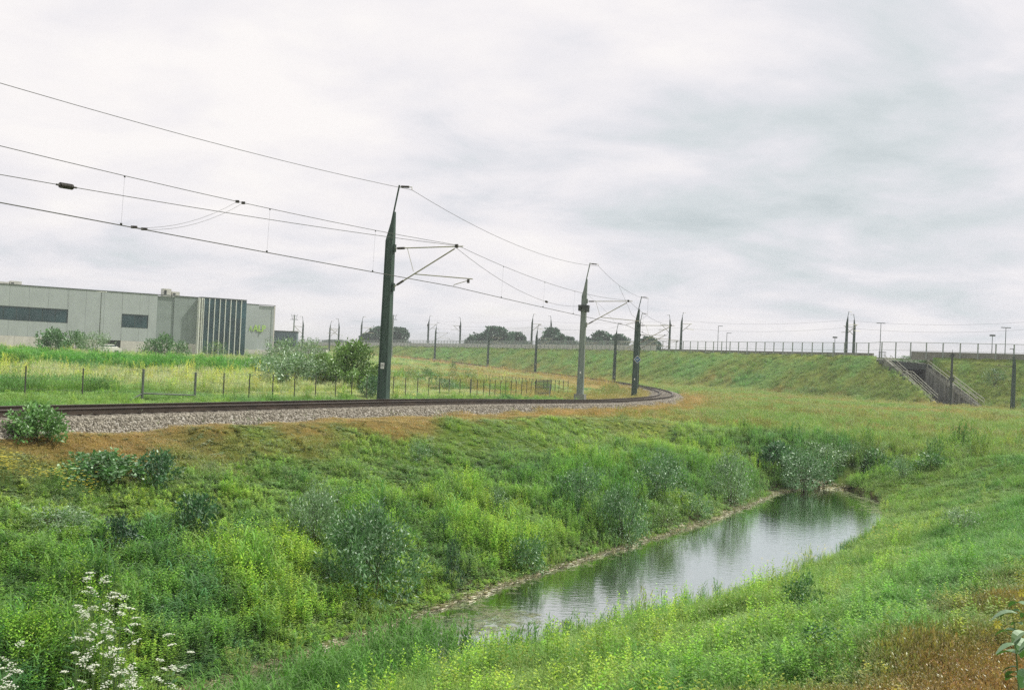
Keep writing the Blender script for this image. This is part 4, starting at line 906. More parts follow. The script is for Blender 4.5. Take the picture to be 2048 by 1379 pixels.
def p_weed(seed, stems=6, h=.55, ls=.07, n=12, w=.5, spread=.18, pale=.2):
    r = random.Random(seed); L = LB()
    for k in range(stems):
        a = r.uniform(0, 6.28); q = spread*r.random(); x, y = math.cos(a)*q, math.sin(a)*q; H = h*r.uniform(.6, 1.1); ax = r.uniform(-.3, .3); ay = r.uniform(-.3, .3)
        L.poly([(x-.004, y, 0), (x+.004, y, 0), (x+ax*H, y+ay*H, H)], (.8, .8, .6))
        for j in range(n):
            t = (j + r.random())/n; p = Vector((x + ax*H*t, y + ay*H*t, H*t)); d = rdir(r, .5); d.z = abs(d.z)*.5 + r.uniform(-.25, .2)
            c = rj(r, W1, .3) if r.random() > pale else rj(r, (1.9, 1.55, 2.3), .15)  # some pale leaves: leaf highlights put into the colour
            leaf(L, r, p + d*.02, d, ls*r.uniform(.6, 1.3)*(1.15-.5*t), ls*w*r.uniform(.7, 1.2)*(1.15-.5*t), c, .2)
    return L.mesh('weed', LEAF)
def p_herb(seed, stems=5, h=1.0, n=26, ls=.11, w=.2, spread=.22):
    r = random.Random(seed); L = LB()
    for k in range(stems):
        a = r.uniform(0, 6.28); q = spread*math.sqrt(r.random()); x, y = math.cos(a)*q, math.sin(a)*q; H = h*r.uniform(.7, 1.1); ax = r.uniform(-.12, .12); ay = r.uniform(-.12, .12)
        L.poly([(x-.006, y, 0), (x+.006, y, 0), (x+ax*H, y+ay*H, H)], (.9, .85, .7)); L.poly([(x, y-.006, 0), (x, y+.006, 0), (x+ax*H, y+ay*H, H)], (.9, .85, .7))
        for j in range(n):
            t = .12 + .88*(j+r.random())/n; p = Vector((x+ax*H*t, y+ay*H*t, H*t)); az = j*2.4 + r.uniform(-.4, .4); e = .2 + .7*t; d = Vector((math.cos(az), math.sin(az), e))
            tip = 1 + .5*max(0, t-.7)/.3; leaf(L, r, p, d, ls*(1.2-.75*t)*r.uniform(.8, 1.2), ls*w*2*(1.1-.5*t), rj(r, (tip*1.05, tip, .9), .22), .15)
    return L.mesh('tall_herb', LEAF)
def p_reed(seed, n=9, h=1.4, spread=.2):
    r = random.Random(seed); L = LB()
    for k in range(n):
        a = r.uniform(0, 6.28); q = spread*math.sqrt(r.random()); x, y = math.cos(a)*q, math.sin(a)*q; H = h*r.uniform(.6, 1.1)
        blade(L, r, x, y, H, r.uniform(.02, .15), a, .014, rj(r, W1, .2), .2)
        for j in range(6):
            t = .25 + .7*j/6; az = r.uniform(0, 6.28); ll = H*r.uniform(.22, .38); dx, dy = math.cos(az), math.sin(az); z = H*t; pts = []
            for q_ in range(4):
                s_ = q_/3; ww = .013*(1-s_**1.5)+.0008; o = ll*(.25+.75*s_)*s_**.8*.7; zz = z + ll*(s_*.95 - .55*s_*s_); pts += [(x+dx*o-dy*ww, y+dy*o+dx*ww, zz), (x+dx*o+dy*ww, y+dy*o-dx*ww, zz)]
            L.poly(pts, rj(r, W1, .25), [(2*i, 2*i+1, 2*i+3, 2*i+2) for i in range(3)])
    return L.mesh('reed', LEAF)
def p_flower(seed, col, n=14, h=.6, size=.025, spread=.25):
    r = random.Random(seed); L = LB()
    for k in range(n):
        a = r.uniform(0, 6.28); q = spread*math.sqrt(r.random()); x, y = math.cos(a)*q, math.sin(a)*q; H = h*r.uniform(.7, 1.1)
        L.poly([(x-.003, y, 0), (x+.003, y, 0), (x, y, H)], (.10, .18, .05))
        for j in range(5):
            az = j*1.256; L.poly([(x, y, H), (x+math.cos(az-.4)*size, y+math.sin(az-.4)*size, H+.006), (x+math.cos(az+.4)*size, y+math.sin(az+.4)*size, H+.006)], rj(r, col, .1))
        leaf(L, r, Vector((x, y, H*.5)), rdir(r, .4), .08, .03, (.12, .2, .05))
    return L.mesh('flower', LEAF)
def p_litter(seed):
    r = random.Random(seed); L = LB()
    for k in range(22):
        a = r.uniform(0, 3.14); x, y = r.uniform(-.25, .25), r.uniform(-.12, .12); l = r.uniform(.08, .3); dx, dy = math.cos(a)*l, math.sin(a)*l*.4; z = r.uniform(.0, .05)
        L.poly([(x, y, z), (x+dx, y+dy, z+r.uniform(-.02, .05)), (x+dx+.004, y+dy+.014, z+.01), (x+.004, y+.014, z)], rj(r, W1, .4))
    return L.mesh('litter', LEAF)

MSTONE = mat_basic('ballast_stone', (0.27, 0.25, 0.205), 0.95, 0, 0.1, 3)
def mat_stone():
    m = bpy.data.materials.new('crushed_stone'); m.use_nodes = True; t = m.node_tree; b = t.nodes['Principled BSDF']
    ti = N(t, 'ShaderNodeAttribute', attribute_type='INSTANCER', attribute_name='tint'); g = N(t, 'ShaderNodeTexCoord'); n = N(t, 'ShaderNodeTexNoise', ins={'Scale': 9.0, 'Detail': 4}); t.links.new(g.outputs['Object'], n.inputs['Vector'])
    t.links.new(mixc(t, 1.0, ti.outputs['Color'], ramp(t, n.outputs[0], [(.3, (.6, .6, .6)), (.7, (1.15, 1.12, 1.05))]), 'MULTIPLY'), b.inputs['Base Color']); b.inputs['Roughness'].default_value = .9; return m
def p_stone(seed, mat):
    import bmesh
    r = random.Random(seed); bm = bmesh.new(); bmesh.ops.create_icosphere(bm, subdivisions=1, radius=1)
    for v in bm.verts: v.co = v.co*r.uniform(.72, 1.15); v.co.z *= .75
    m = bpy.data.meshes.new('ballast_stone'); bm.to_mesh(m); bm.free(); m.materials.append(mat); return m

def scatter(name, label, protos, X, Y, Z, rot, scl, tint, idx, kind='stuff'):
    n = len(X); m = bpy.data.meshes.new(name); m.vertices.add(n); m.vertices.foreach_set('co', np.stack([X, Y, Z], 1).ravel())
    for nm, ty, v in (('rotv', 'FLOAT_VECTOR', rot), ('sclv', 'FLOAT_VECTOR', scl)):
        m.attributes.new(nm, ty, 'POINT').data.foreach_set('vector', np.ascontiguousarray(v, dtype=np.float32).ravel())
    m.attributes.new('tint', 'FLOAT_COLOR', 'POINT').data.foreach_set('color', np.c_[tint, np.ones(n)].astype(np.float32).ravel())
    m.attributes.new('pick', 'INT', 'POINT').data.foreach_set('value', idx.astype(np.int32))
    c = bpy.data.collections.new(name + '_kinds')
    for k, pm in enumerate(protos): c.objects.link(bpy.data.objects.new('%s_kind_%02d' % (name, k), pm))
    ng_ = bpy.data.node_groups.new(name, 'GeometryNodeTree'); ng_.interface.new_socket('Geometry', in_out='INPUT', socket_type='NodeSocketGeometry'); ng_.interface.new_socket('Geometry', in_out='OUTPUT', socket_type='NodeSocketGeometry')
    gi, go = ng_.nodes.new('NodeGroupInput'), ng_.nodes.new('NodeGroupOutput')
    ip = ng_.nodes.new('GeometryNodeInstanceOnPoints'); ci = ng_.nodes.new('GeometryNodeCollectionInfo'); ci.inputs[0].default_value = c; ci.inputs[1].default_value = True; ci.inputs[2].default_value = True
    def na_(nm, ty): q = ng_.nodes.new('GeometryNodeInputNamedAttribute'); q.data_type = ty; q.inputs[0].default_value = nm; return q.outputs[0]
    e2r = ng_.nodes.new('FunctionNodeEulerToRotation'); l = ng_.links.new
    l(na_('rotv', 'FLOAT_VECTOR'), e2r.inputs[0]); l(gi.outputs[0], ip.inputs['Points']); l(ci.outputs[0], ip.inputs['Instance']); ip.inputs['Pick Instance'].default_value = True
    l(na_('pick', 'INT'), ip.inputs['Instance Index']); l(e2r.outputs[0], ip.inputs['Rotation']); l(na_('sclv', 'FLOAT_VECTOR'), ip.inputs['Scale']); l(ip.outputs[0], go.inputs[0])
    o = link(name, m); o.modifiers.new('scatter', 'NODES').node_group = ng_
    tag(o, label, kind=kind); return o

# ------------------------------------------------------------------ where things grow
def cand(n, r0, r1, amax=31.5, power=1.0):
    """random spots in the fan of land in front of the eye, thinning with distance"""
    u = RNG.random(n); r = r0*(r1/r0)**(u**power); a = np.radians(RNG.uniform(-amax, amax, n)); return np.sin(a)*r, np.cos(a)*r
X, Y = cand(420000, 8.5, 420); r_ = np.hypot(X, Y)
w = zones(X, Y); q, s, t, f, n_, e = (w[k] for k in ('q', 's', 't', 'f', 'n', 'e'))
mid, big, fine = w['mid'], w['big'], w['fine']
water = (t > f + .02) & (t < n_ - .05) & (s < 59.5)
bare = ((np.abs(q) < 1.95)) | ((np.abs(q) < 2.35) & (RNG.random(len(X)) < .45)) | in_cut(X, Y)
backside = (e < -2.0)
# inside the warehouse footprint
ub = (X - O_.x)*Bdir.x + (Y - O_.y)*Bdir.y; vb = -((X - O_.x)*Bn.x + (Y - O_.y)*Bn.y); inb = (vb > -1.4) & (ub < 42) & (vb < 60)
keep = ~(water | bare | backside | inb) & (RNG.random(len(X)) < np.where(r_ < 60, 1, np.where(e < 11.5, 1.0, 1)))
X, Y = X[keep], Y[keep]; w = {k: (v[keep] if hasattr(v, '__len__') else v) for k, v in w.items()}
q, s, t, f, n_, e, mid, big, fine = (w[k] for k in ('q', 's', 't', 'f', 'n', 'e', 'mid', 'big', 'fine')); r_ = np.hypot(X, Y); n = len(X)
Z = T(X, Y) - .02
tint = tint_at(X, Y, w)*np.array((1.25, 1.32, 1.2)); rnd = RNG.random((n, 8))
lum = (0.72 + 0.56*rnd[:, 0])[:, None]; tint = tint*lum; tint[:, 0] *= 0.85 + .3*rnd[:, 1]; tint[:, 2] *= .8 + .4*rnd[:, 2]
k_tr = w['k']; bf, bn, sl, ins = w['bankfar'], w['banknear'], w['slope'], w['inside']
lowbank = bf & (t > f - 6.5)
# probabilities: grass, seed grass, weed, herb, dry grass, reed, low clover
P_ = np.zeros((n, 7)); P_[:] = (.55, .12, .22, .03, 0, 0, .08)
def setp(mask, p): P_[mask] = p
setp(bf, (.34, .14, .34, .07, .05, 0, .06)); setp(lowbank, (.22, .07, .38, .25, .03, .03, .02)); setp(bn, (.36, .02, .12, .01, 0, .0, .49)); setp(sl, (.80, .08, .12, 0, 0, 0, 0))
setp(ins, (.36, .44, .16, .02, 0, 0, .02)); setp(w['reed_band'] > .4, (.1, .02, .05, .1, 0, .73, 0)); setp(w['pond_end'] > .35, (.2, .05, .4, .3, 0, .05, 0))
mead = (q > 3) & ~bf & ~bn & ~sl; setp(mead & (w['pond_end'] < .35), (.62, .16, .12, .0, 0, 0, .10))
dr = w['dry'][:, None]; P_ = P_*(1 - dr) + np.array((.05, .20, .03, 0, .68, 0, .04))[None]*dr
P_ /= P_.sum(1, keepdims=True); cum = P_.cumsum(1); kind = (rnd[:, 3][:, None] > cum).sum(1).clip(0, 6)
# size: clumps stand higher where the patch noise is high; far plants are bigger tufts
lump = np.clip(2.3*fbm(X*.8, Y*.8, 41, 2) - .15, .35, 1.7)*(0.75 + .5*rnd[:, 4])
grow = 1 + np.clip(r_ - 45, 0, 400)/95.0
hs = lump*1.0; hs[bf] *= .60; hs[lowbank] *= .78; hs[bf] *= np.interp((f-t)[bf], [0, 4, 7.5, 10, 13], [1.05, 1, .62, .42, .4]); hs[(q > 1.5) & (q < 9) & (k_tr < 220)] *= .62; hs[bn] *= .45; hs[w['dry'] > .6] *= .8; hs[mead] *= .75; hs[sl] *= .9
hs[ins] *= .8; hs[(q < -2) & (q > -9) & (k_tr < 190)] *= .5; hs[ins & (q > -13)] *= .3; hs[w['reed_band'] > .3] *= .65; hs[ins & (r_ > 116)] *= .6; hs[mead & (Y > 110)] *= .55; hs[ins & (w['straw'] > .3)] *= .9; hs[(e < 2.2) & (e > -3)] *= .35; hs[sl] *= .75
hs = hs*np.where(t > 0, .7, 1)*np.where((np.abs(q) < 4.3) | ((q < 0) & (q > -6)), .5, 1)*np.where((t > -6) & (s < 34) & (t > n_), .8, 1)
edge = np.where((t > n_) & (t < n_ + .5) & (s < 50), .9, 1); hs *= edge
shore = np.where(bf & (t > f - .45), .35, 1); hs *= shore
soft = (w['dry'] > .3) & (kind != 4) & (kind != 1); tint[soft] = tint[soft]*.35 + (G_OLIVE*.95*lum[soft])*.65
hs[(kind == 4) & (w['dry'] > .3)] *= 1.45
bright = np.where(kind == 6, 1.12, 1.0)[:, None]; tint = tint*bright
yellow_tip = (kind == 3); tint[yellow_tip] = tint[yellow_tip]*np.array((1.25, 1.18, .9))
std = (kind == 4) & (w['dry'] < .3); tint[std] = G_STRAW*.9*lum[std]
isw = (kind == 2) & (bf | (w['pond_end'] > .3)) & (fine > .52); tint[isw] = tint[isw]*.45 + G_SAGE*.5*lum[isw]
FAM = [('grass', [p_grass(k, 22, .42 + .06*k, .17, .011) for k in range(4)] + [p_grass(9, 13, .78, .2, .015)]), ('seeding_grass', [p_grass(20+k, 12, .38, .17, .010, 9) for k in range(3)]),
       ('weeds', [p_weed(40+k, 6, .5, .075, 12) for k in range(3)] + [p_weed(45, 5, .6, .055, 16, .35, pale=.3), p_weed(46, 4, .45, .12, 8, .6)]),
       ('tall_herbs', [p_herb(60+k, 5, .95 + .1*k) for k in range(3)]), ('dry_grass', [p_grass(80+k, 16, .30, .2, .006, 10, (1.05, 1.0, 1.1)) for k in range(3)]),
       ('reeds', [p_reed(90+k) for k in range(3)]), ('clover', [p_weed(100+k, 9, .26, .05, 8, .75, .22, .05) for k in range(3)])]
LABF = ['green grass covering banks and meadow', 'pale seeding grass among the green', 'leafy weeds on the banks', 'tall upright herbs on the pond bank', 'orange brown dry grass', 'bright green reeds in the field', 'low clover on the near bank']
for fi, (nm, pr) in enumerate(FAM):
    mk = kind == fi; k = int(mk.sum())
    if not k: continue
    g_ = grow[mk]; h_ = hs[mk]; sc_ = np.stack([g_*(.75+.35*h_), g_*(.75+.35*h_), h_*(1 + (g_-1)*.32)], 1)
    rot = np.stack([RNG.normal(0, .10, k), RNG.normal(0, .10, k), RNG.uniform(0, 6.283, k)], 1)
    scatter(nm, LABF[fi], pr, X[mk], Y[mk], Z[mk], rot, sc_, np.minimum(np.clip(tint[mk], 0, .8), np.array((.22, .34, .13)) if nm in ('weeds', 'clover') else .8), RNG.integers(0, len(pr), k))
# reeds standing at the near shore and in the shallows
def strip(n, s0, s1, fn, jit, p=None):
    s_ = RNG.uniform(s0, s1, n); t_ = fn(s_) + RNG.normal(0, jit, n); return s_*U_[0] + t_*N_[0], s_*U_[1] + t_*N_[1], s_, t_
xs, ys, ss, ts = strip(200, 11, 26, lambda v: shores(v)[1], .28); ok = (vnoise(ss*.9, ts*0+3, 5) > .28) | (ss < 19); xs, ys = xs[ok], ys[ok]
x2, y2, s2, t2_ = strip(520, 9, 18.8, lambda v: np.full_like(v, -12.1), .6); x3, y3, s3, t3 = strip(60, 26, 44, lambda v: shores(v)[1], .12); x4, y4, s4, t4 = strip(55, 37.5, 41, lambda v: shores(v)[1]-.15, .12)
xr, yr = np.r_[xs, x2, x3, x4], np.r_[ys, y2, y3, y4]; k = len(xr); zr = np.maximum(T(xr, yr), WATER - .25) - .03
sc_ = RNG.uniform(.3, .62, k); sc_[len(xs):len(xs)+len(x2)] = RNG.uniform(.5, .9, len(x2)); sc_[-115:] *= .7
scatter('shore_reeds', 'blue-green reeds standing along the near shore of the pond', [p_reed(95+j, 5, 1.25, .12) for j in range(3)], xr, yr, zr, np.stack([RNG.normal(0, .06, k), RNG.normal(0, .06, k), RNG.uniform(0, 6.28, k)], 1), np.stack([sc_, sc_, sc_], 1), np.array((.13, .29, .05))*RNG.uniform(.7, 1.3, (k, 1)), RNG.integers(0, 3, k))
# pale dead stalks along the waterline
xs, ys, ss, ts = strip(1500, 10, 55, lambda v: shores(v)[0] + .03, .09); k = len(xs)
x5, y5, _, _ = strip(120, 56.4, 57.4, lambda v: RNG.uniform(-14.3, -12.3, len(v)), .1); xs, ys = np.r_[xs, x5], np.r_[ys, y5]; k = len(xs)
scatter('shore_litter', 'pale dead stalks lying along the far waterline', [p_litter(j) for j in range(3)], xs, ys, np.maximum(T(xs, ys), WATER) + .005, np.stack([np.zeros(k), np.zeros(k), RNG.normal(1.047, .25, k)], 1), np.tile(RNG.uniform(.7, 1.2, (k, 1)), (1, 3)), np.array((.42, .36, .24))*RNG.uniform(.55, 1.2, (k, 1)), RNG.integers(0, 3, k))
# floating leaves and duckweed at the far side and in the shallow lower corner
xs, ys, ss, ts = strip(420, 10, 54, lambda v: shores(v)[0] + .28, .16); x6, y6, _, _ = strip(900, 8.5, 15.5, lambda v: np.full_like(v, -13.2), .5); x7, y7, _, _ = strip(160, 48, 56, lambda v: shores(v)[1]-.5, .4); x8, y8, _, _ = strip(420, 17.5, 22.5, lambda v: np.full_like(v, -12.6), .7); x7, y7 = np.r_[x7, x8], np.r_[y7, y8]
xs, ys = np.r_[xs, x6, x7], np.r_[ys, y6, y7]; k = len(xs)
scatter('floating_leaves', 'small floating leaves on the pond edge', [p_litter(10+j) for j in range(2)], xs, ys, np.full(k, WATER + .004), np.stack([np.zeros(k), np.zeros(k), RNG.uniform(0, 6.28, k)], 1), np.tile(RNG.uniform(.35, .8, (k, 1)), (1, 3))*np.array((1, 1, .15)), np.array((.25, .27, .12))*RNG.uniform(.5, 1.2, (k, 1)), RNG.integers(0, 2, k))
# yellow flowers
def patch(px, py, rad, n):
    g = ground(px, py); a = RNG.uniform(0, 6.28, n); rr = rad*np.sqrt(RNG.random(n)); return g.x + np.cos(a)*rr*1.8, g.y + np.sin(a)*rr
PX = [patch(60, 985, .55, 26), patch(15, 972, .3, 10), patch(150, 1000, .4, 9), patch(1500, 1110, 1.6, 16), patch(1650, 1120, 1.8, 12)]
xs, ys = np.concatenate([p_[0] for p_ in PX]), np.concatenate([p_[1] for p_ in PX]); k = len(xs)
scatter('yellow_flowers', 'small yellow flowers among the weeds at the left', [p_flower(1, (.75, .62, .03), 6, .62, .035, .2)], xs, ys, T(xs, ys), np.stack([np.zeros(k), np.zeros(k), RNG.uniform(0, 6.28, k)], 1), np.tile(RNG.uniform(.8, 1.2, (k, 1)), (1, 3)), np.ones((k, 3)), np.zeros(k, int))
xs, ys = cand(1100, 14, 60); ww_ = zones(xs, ys); ok = ww_['bankfar'] & (ww_['mid'] > .48); xs, ys = xs[ok], ys[ok]; k = len(xs)
scatter('white_flowers', 'tiny white flowers scattered over the far bank', [p_flower(2, (.55, .58, .5), 3, .6, .018, .2)], xs, ys, T(xs, ys), np.stack([np.zeros(k), np.zeros(k), RNG.uniform(0, 6.28, k)], 1), np.tile(RNG.uniform(.8, 1.2, (k, 1)), (1, 3)), np.ones((k, 3)), np.zeros(k, int))
# ballast stones
MS = mat_stone(); st = [p_stone(k, MS) for k in range(5)]
n = 64000; i = RNG.choice(np.arange(40, 330), n, p=(lambda v: v/v.sum())((1/np.hypot(TRK[40:330, 0], TRK[40:330, 1]))**1.3)); qq = np.where(RNG.random(n) < .82, RNG.uniform(1.1, 2.75, n), RNG.uniform(-2.4, 1.1, n))
fr = RNG.uniform(0, .6, n); x = TRK[i, 0] + TN[i, 0]*qq + TT[i, 0]*fr; y = TRK[i, 1] + TN[i, 1]*qq + TT[i, 1]*fr
z = TRK[i, 2] + np.interp(qq, [p_[0] for p_ in bal], [p_[1] for p_ in bal]) + .012
inr = np.abs(np.abs(qq) - .755) < .10; ok = ~inr; x, y, z, qq, i = x[ok], y[ok], z[ok], qq[ok], i[ok]; k = len(x)
sz = RNG.uniform(.024, .046, k)*np.clip(np.hypot(x, y)/55, 1, 2.2); br = RNG.random(k)**1.3
scatter('ballast', 'grey and brown crushed stones of the track bed', st, x, y, z, RNG.uniform(0, 6.28, (k, 3)), np.stack([sz, sz*RNG.uniform(.7, 1.2, k), sz], 1), (np.array((.13, .115, .085))*(1-br[:, None]) + np.array((.52, .49, .42))*br[:, None]), RNG.integers(0, 5, k))

# ------------------------------------------------------------------ shrubs, one by one
def crown(seed, kind, n=2600):
    """leaf cloud filling a dome of unit half-width and unit height"""
    r = random.Random(seed); L = LB(); K = 46; cl = []
    for k in range(K):
        a = r.uniform(0, 6.28); h = r.random()**.75; rad = math.sqrt(max(.02, 1 - (h*.98)**2.3))*r.uniform(.25, 1.0); cl.append((Vector((math.cos(a)*rad, math.sin(a)*rad, h*.92 + .04)), r.uniform(.12, .26), r.uniform(.7, 1.25)))
    sh = []
    for k in range(22):
        a = r.uniform(0, 6.28); h = r.uniform(.15, 1.0); rad = math.sqrt(max(.02, 1 - (h*.9)**2))*r.uniform(.75, 1.35); sh.append((Vector((math.cos(a)*rad, math.sin(a)*rad, h*1.08)), r.uniform(.8, 1.35)))
    ls, asp, dark = {'willow': (.085, .34, 0.22), 'broad': (.13, .55, .12), 'herb': (.12, .34, .05), 'dark': (.09, .5, .05), 'fine': (.07, .5, .10)}[kind]
    for k in range(n):
        c, sg, lm = cl[r.randrange(K)]; o = Vector((r.gauss(0, 1), r.gauss(0, 1), r.gauss(0, 1))); o.normalize(); o *= sg*r.uniform(.45, 1.35)
        p = c + o
        if k % 3 == 0:
            e_, lm = sh[r.randrange(len(sh))]; t_ = r.uniform(.35, 1)**.7; p = e_*t_ + Vector((0, 0, .10*t_*t_)) + o*.35; c = p
        if p.z < 0: p.z = -p.z*.4
        d = (o.normalized()*.7 + Vector((c.x, c.y, c.z*.6))*.6 + Vector((r.gauss(0, .6), r.gauss(0, .6), r.gauss(0, .45)))).normalized()
        col = rj(r, W1, .22); col = tuple(x_*lm for x_ in col)
        if r.random() < dark: col = rj(r, (1.9, 1.6, 2.3), .2)  # pale share: silver undersides, and leaf glints put into the colour
        leafq(L, r, p, d, ls*r.uniform(.6, 1.35), ls*asp*r.uniform(.7, 1.3), col)
    return L
def stems_mb(seed, n=9):
    r = random.Random(seed); m = MB()
    for k in range(n):
        a = r.uniform(0, 6.28); x, y = math.cos(a)*.55*r.random(), math.sin(a)*.55*r.random()
        m.tube([(x*.25, y*.25, -.12), (x*.6, y*.6, .4), (x*1.1, y*1.1, r.uniform(.7, .95))], [.012, .008, .003], 5)
    return m
TINTS = {'willow': (.095, .205, .07), 'broad': (.085, .20, .055), 'herb': (.12, .26, .04), 'dark': (.06, .15, .055), 'fine': (.13, .22, .06), 'yellow': (.155, .265, .06), 'grey': (.155, .26, .11), 'deep': (.035, .09, .04), 'light': (.13, .27, .07), 'tree': (.03, .105, .05)}
LM_ = {k: mat_leaf('leaf_' + k, tuple(v), gloss=.2 if k in ('willow', 'grey') else .16, trans=.22) for k, v in TINTS.items()}
CROWN = {}
def crown_mesh(kind, variant, tone, n):
    key = (kind, variant, tone, n)
    if key not in CROWN: CROWN[key] = crown(hash(kind) % 97*0 + sum(map(ord, kind)) + variant*131, kind, n).mesh('foliage', LM_[tone])
    return CROWN[key]
STEM = [stems_mb(k).mesh('stems', MT['bark']) for k in range(3)]
def shrub(px, base, wpx, hpx, label, kind='willow', tone=None, variant=0, n=2600, name='shrub', cat='shrub', depth=1.0, d=None, grp=None, z=None):
    tone = tone or kind
    if d: g = at(px, base, d); g = Vector((g.x, g.y, Tz(g.x, g.y) if z is None else z))
    else: g = ground(px, base)
    k = g.y/F_PX; top = at(px, base-hpx, g.y).z
    W, H = wpx*k/2*1.02, max(.25, top - g.z) if z is None else 1.1
    r = empty(name, (g.x, g.y, g.z - .03), random.uniform(0, 6.28) if z is None else 0, label=label, cat=cat, group=grp); r.scale = (W, W*depth, H/1.12)
    link('foliage', crown_mesh(kind, variant, tone, n), r); link('stems', STEM[variant % 3], r); return r
S = shrub
S(72, 880, 122, 72, 'light green bush growing over the rail and ballast at the left edge', 'broad', 'light', 0, 2600)
S(388, 1088, 100, 105, 'dark bush with pale shining upper leaves at the centre left of the bank', 'broad', 'dark', 1, 1500)
S(312, 972, 95, 72, 'low dark shrub with glinting leaves above the paler-topped dark bush', 'broad', 'dark', 2, 1700)
S(205, 962, 160, 62, 'wide low green shrub left of the dark glinting shrub on the upper bank', 'broad', 'broad', 1, 2200)
S(735, 1195, 195, 185, 'large grey-green willow bush in the middle of the bank, the biggest there', 'willow', 'willow', 0, 7000)
S(630, 1105, 130, 130, 'pale grey-green willow just left of and behind the largest bank willow', 'willow', 'grey', 1, 3500)
S(640, 1010, 62, 62, 'small pale willow with silver leaves higher up the bank', 'willow', 'grey', 2, 1400)
S(840, 927, 62, 48, 'small round shrub alone on the upper bank above the largest willow', 'willow', 'willow', 1, 1300)
S(1002, 906, 36, 30, 'little dark green tuft shrub on the upper bank, middle of the picture', 'fine', 'dark', 0, 700)
S(1165, 1035, 110, 110, 'dense dark willow, the left one of the pair right of the bank middle', 'willow', 'willow', 2, 4500)
S(1245, 1088, 105, 118, 'broad grey-green willow standing right of its dense dark neighbour', 'willow', 'willow', 0, 4200)
S(1322, 1000, 120, 95, 'long low willow stretching up the bank towards the bend', 'willow', 'willow', 1, 3500)
S(1330, 1062, 75, 72, 'rounded olive-green bush right at the waterline', 'fine', 'fine', 1, 2000)
S(1392, 1040, 70, 70, 'small dark-leaved willow at the waterline beside the olive-green bush', 'willow', 'willow', 2, 1800)
S(1462, 1005, 90, 105, 'tall slim pale willow on the bank near the pond end', 'willow', 'grey', 0, 3000)
S(1552, 945, 84, 60, 'dark bush behind the overhanging willow at the far end of the pond', 'broad', 'dark', 0, 2600)
S(1608, 982, 118, 84, 'willow overhanging the water at the far end of the pond', 'willow', 'willow', 1, 4500)
S(1640, 925, 100, 48, 'pale willow row behind the overhanging willow', 'willow', 'grey', 2, 2200)
S(1742, 962, 96, 62, 'round dark bush at the far shore right of the overhanging willow', 'broad', 'broad', 2, 3000)
S(1708, 925, 60, 42, 'small pale willow between the two dark bushes at the pond end', 'willow', 'willow', 0, 1200)
S(1802, 960, 65, 50, 'low green bush right of the round dark bush at the far shore', 'willow', 'willow', 1, 1500)
S(1862, 938, 60, 34, 'flat green bush in the row leading right from the pond', 'broad', 'broad', 1, 1200)
S(1925, 925, 70, 38, 'last low bush of the row near the right edge', 'willow', 'willow', 2, 1200)
S(1922, 1064, 95, 52, 'silvery low willow alone on the near bank at the right', 'willow', 'grey', 1, 1800)
S(1606, 1228, 84, 84, 'dark green bushy plant in the middle of the near bank', 'herb', 'broad', 0, 1600, cat='shrub')
S(1640, 1308, 100, 62, 'low leafy plant below the bushy plant on the near bank', 'broad', 'broad', 2, 1200)
S(1246, 846, 34, 22, 'small bright round bush in the meadow below the bend', 'fine', 'broad', 2, 600)
S(1350, 881, 28, 24, 'tiny dark bush between the bend and the pond', 'fine', 'dark', 1, 500)
S(1202, 912, 34, 26, 'small willow tuft with silver leaves on the upper bank below the bend', 'willow', 'grey', 0, 700)
S(1665, 882, 30, 16, 'small flat dark bush in the meadow behind the pond end', 'fine', 'dark', 2, 500)
S(1622, 829, 42, 12, 'low green clump in the meadow left of the stairs', 'fine', 'broad', 0, 500)
S(1625, 790, 70, 18, 'bluish green clump at the foot of the embankment', 'fine', 'broad', 1, 700)
S(905, 1178, 46, 115, 'dark upright dock plant at the waterline in the middle', 'herb', 'deep', 0, 1100, name='dock_plant', cat='plant')
S(882, 1085, 42, 62, 'dark narrow plant behind the upright dock plant', 'herb', 'dark', 1, 800, name='dock_plant', cat='plant')
S(1052, 1150, 90, 82, 'lush dark herb clump at the waterline below the paired willows', 'herb', 'broad', 2, 2000, name='herb_clump', cat='plant')
S(995, 1030, 52, 60, 'clump with glossy pale leaves high on the bank right of the middle', 'broad', 'grey', 1, 800, name='herb_clump', cat='plant')
S(485, 1060, 60, 50, 'small green herb clump right of the dark bush with shining leaves', 'herb', 'herb', 2, 900, name='herb_clump', cat='plant')
S(700, 1012, 90, 42, 'low spreading green clump right of the small silver willow', 'herb', 'broad', 0, 1200, name='herb_clump', cat='plant')
S(230, 1110, 90, 80, 'dark clump on the left part of the bank', 'broad', 'deep', 1, 1600, name='herb_clump', cat='plant')
S(105, 1062, 150, 60, 'wide pale-leaved bramble on the left part of the bank', 'willow', 'grey', 2, 2600, name='bramble', cat='shrub')
# inside field
S(702, 780, 138, 96, 'large yellow-green bush with dark underside left of the foreground mast', 'fine', 'yellow', 0, 12000)
S(645, 768, 90, 62, 'lower left lobe bush joined to the large yellow-green bush', 'fine', 'yellow', 1, 7000)
S(745, 795, 60, 44, 'dark bush at the foot of the large yellow-green bush', 'fine', 'dark', 1, 4500)
S(590, 772, 170, 66, 'pale bramble thicket in front of the grey-green scrub', 'willow', 'grey', 0, 5000, name='bramble', cat='shrub')
S(530, 752, 90, 44, 'paler left end of the bramble thicket', 'willow', 'grey', 1, 2500, name='bramble', cat='shrub')
S(565, 742, 90, 72, 'tall loose grey-green willow next to the office wing', 'willow', 'grey', 2, 3500)
S(618, 736, 80, 60, 'loose grey-green willow between the office wing scrub and the yellow-green bush', 'willow', 'grey', 0, 2500)
S(192, 786, 58, 30, 'dark low weed clump between the first fence posts', 'broad', 'dark', 0, 900, name='weed_clump', cat='plant')
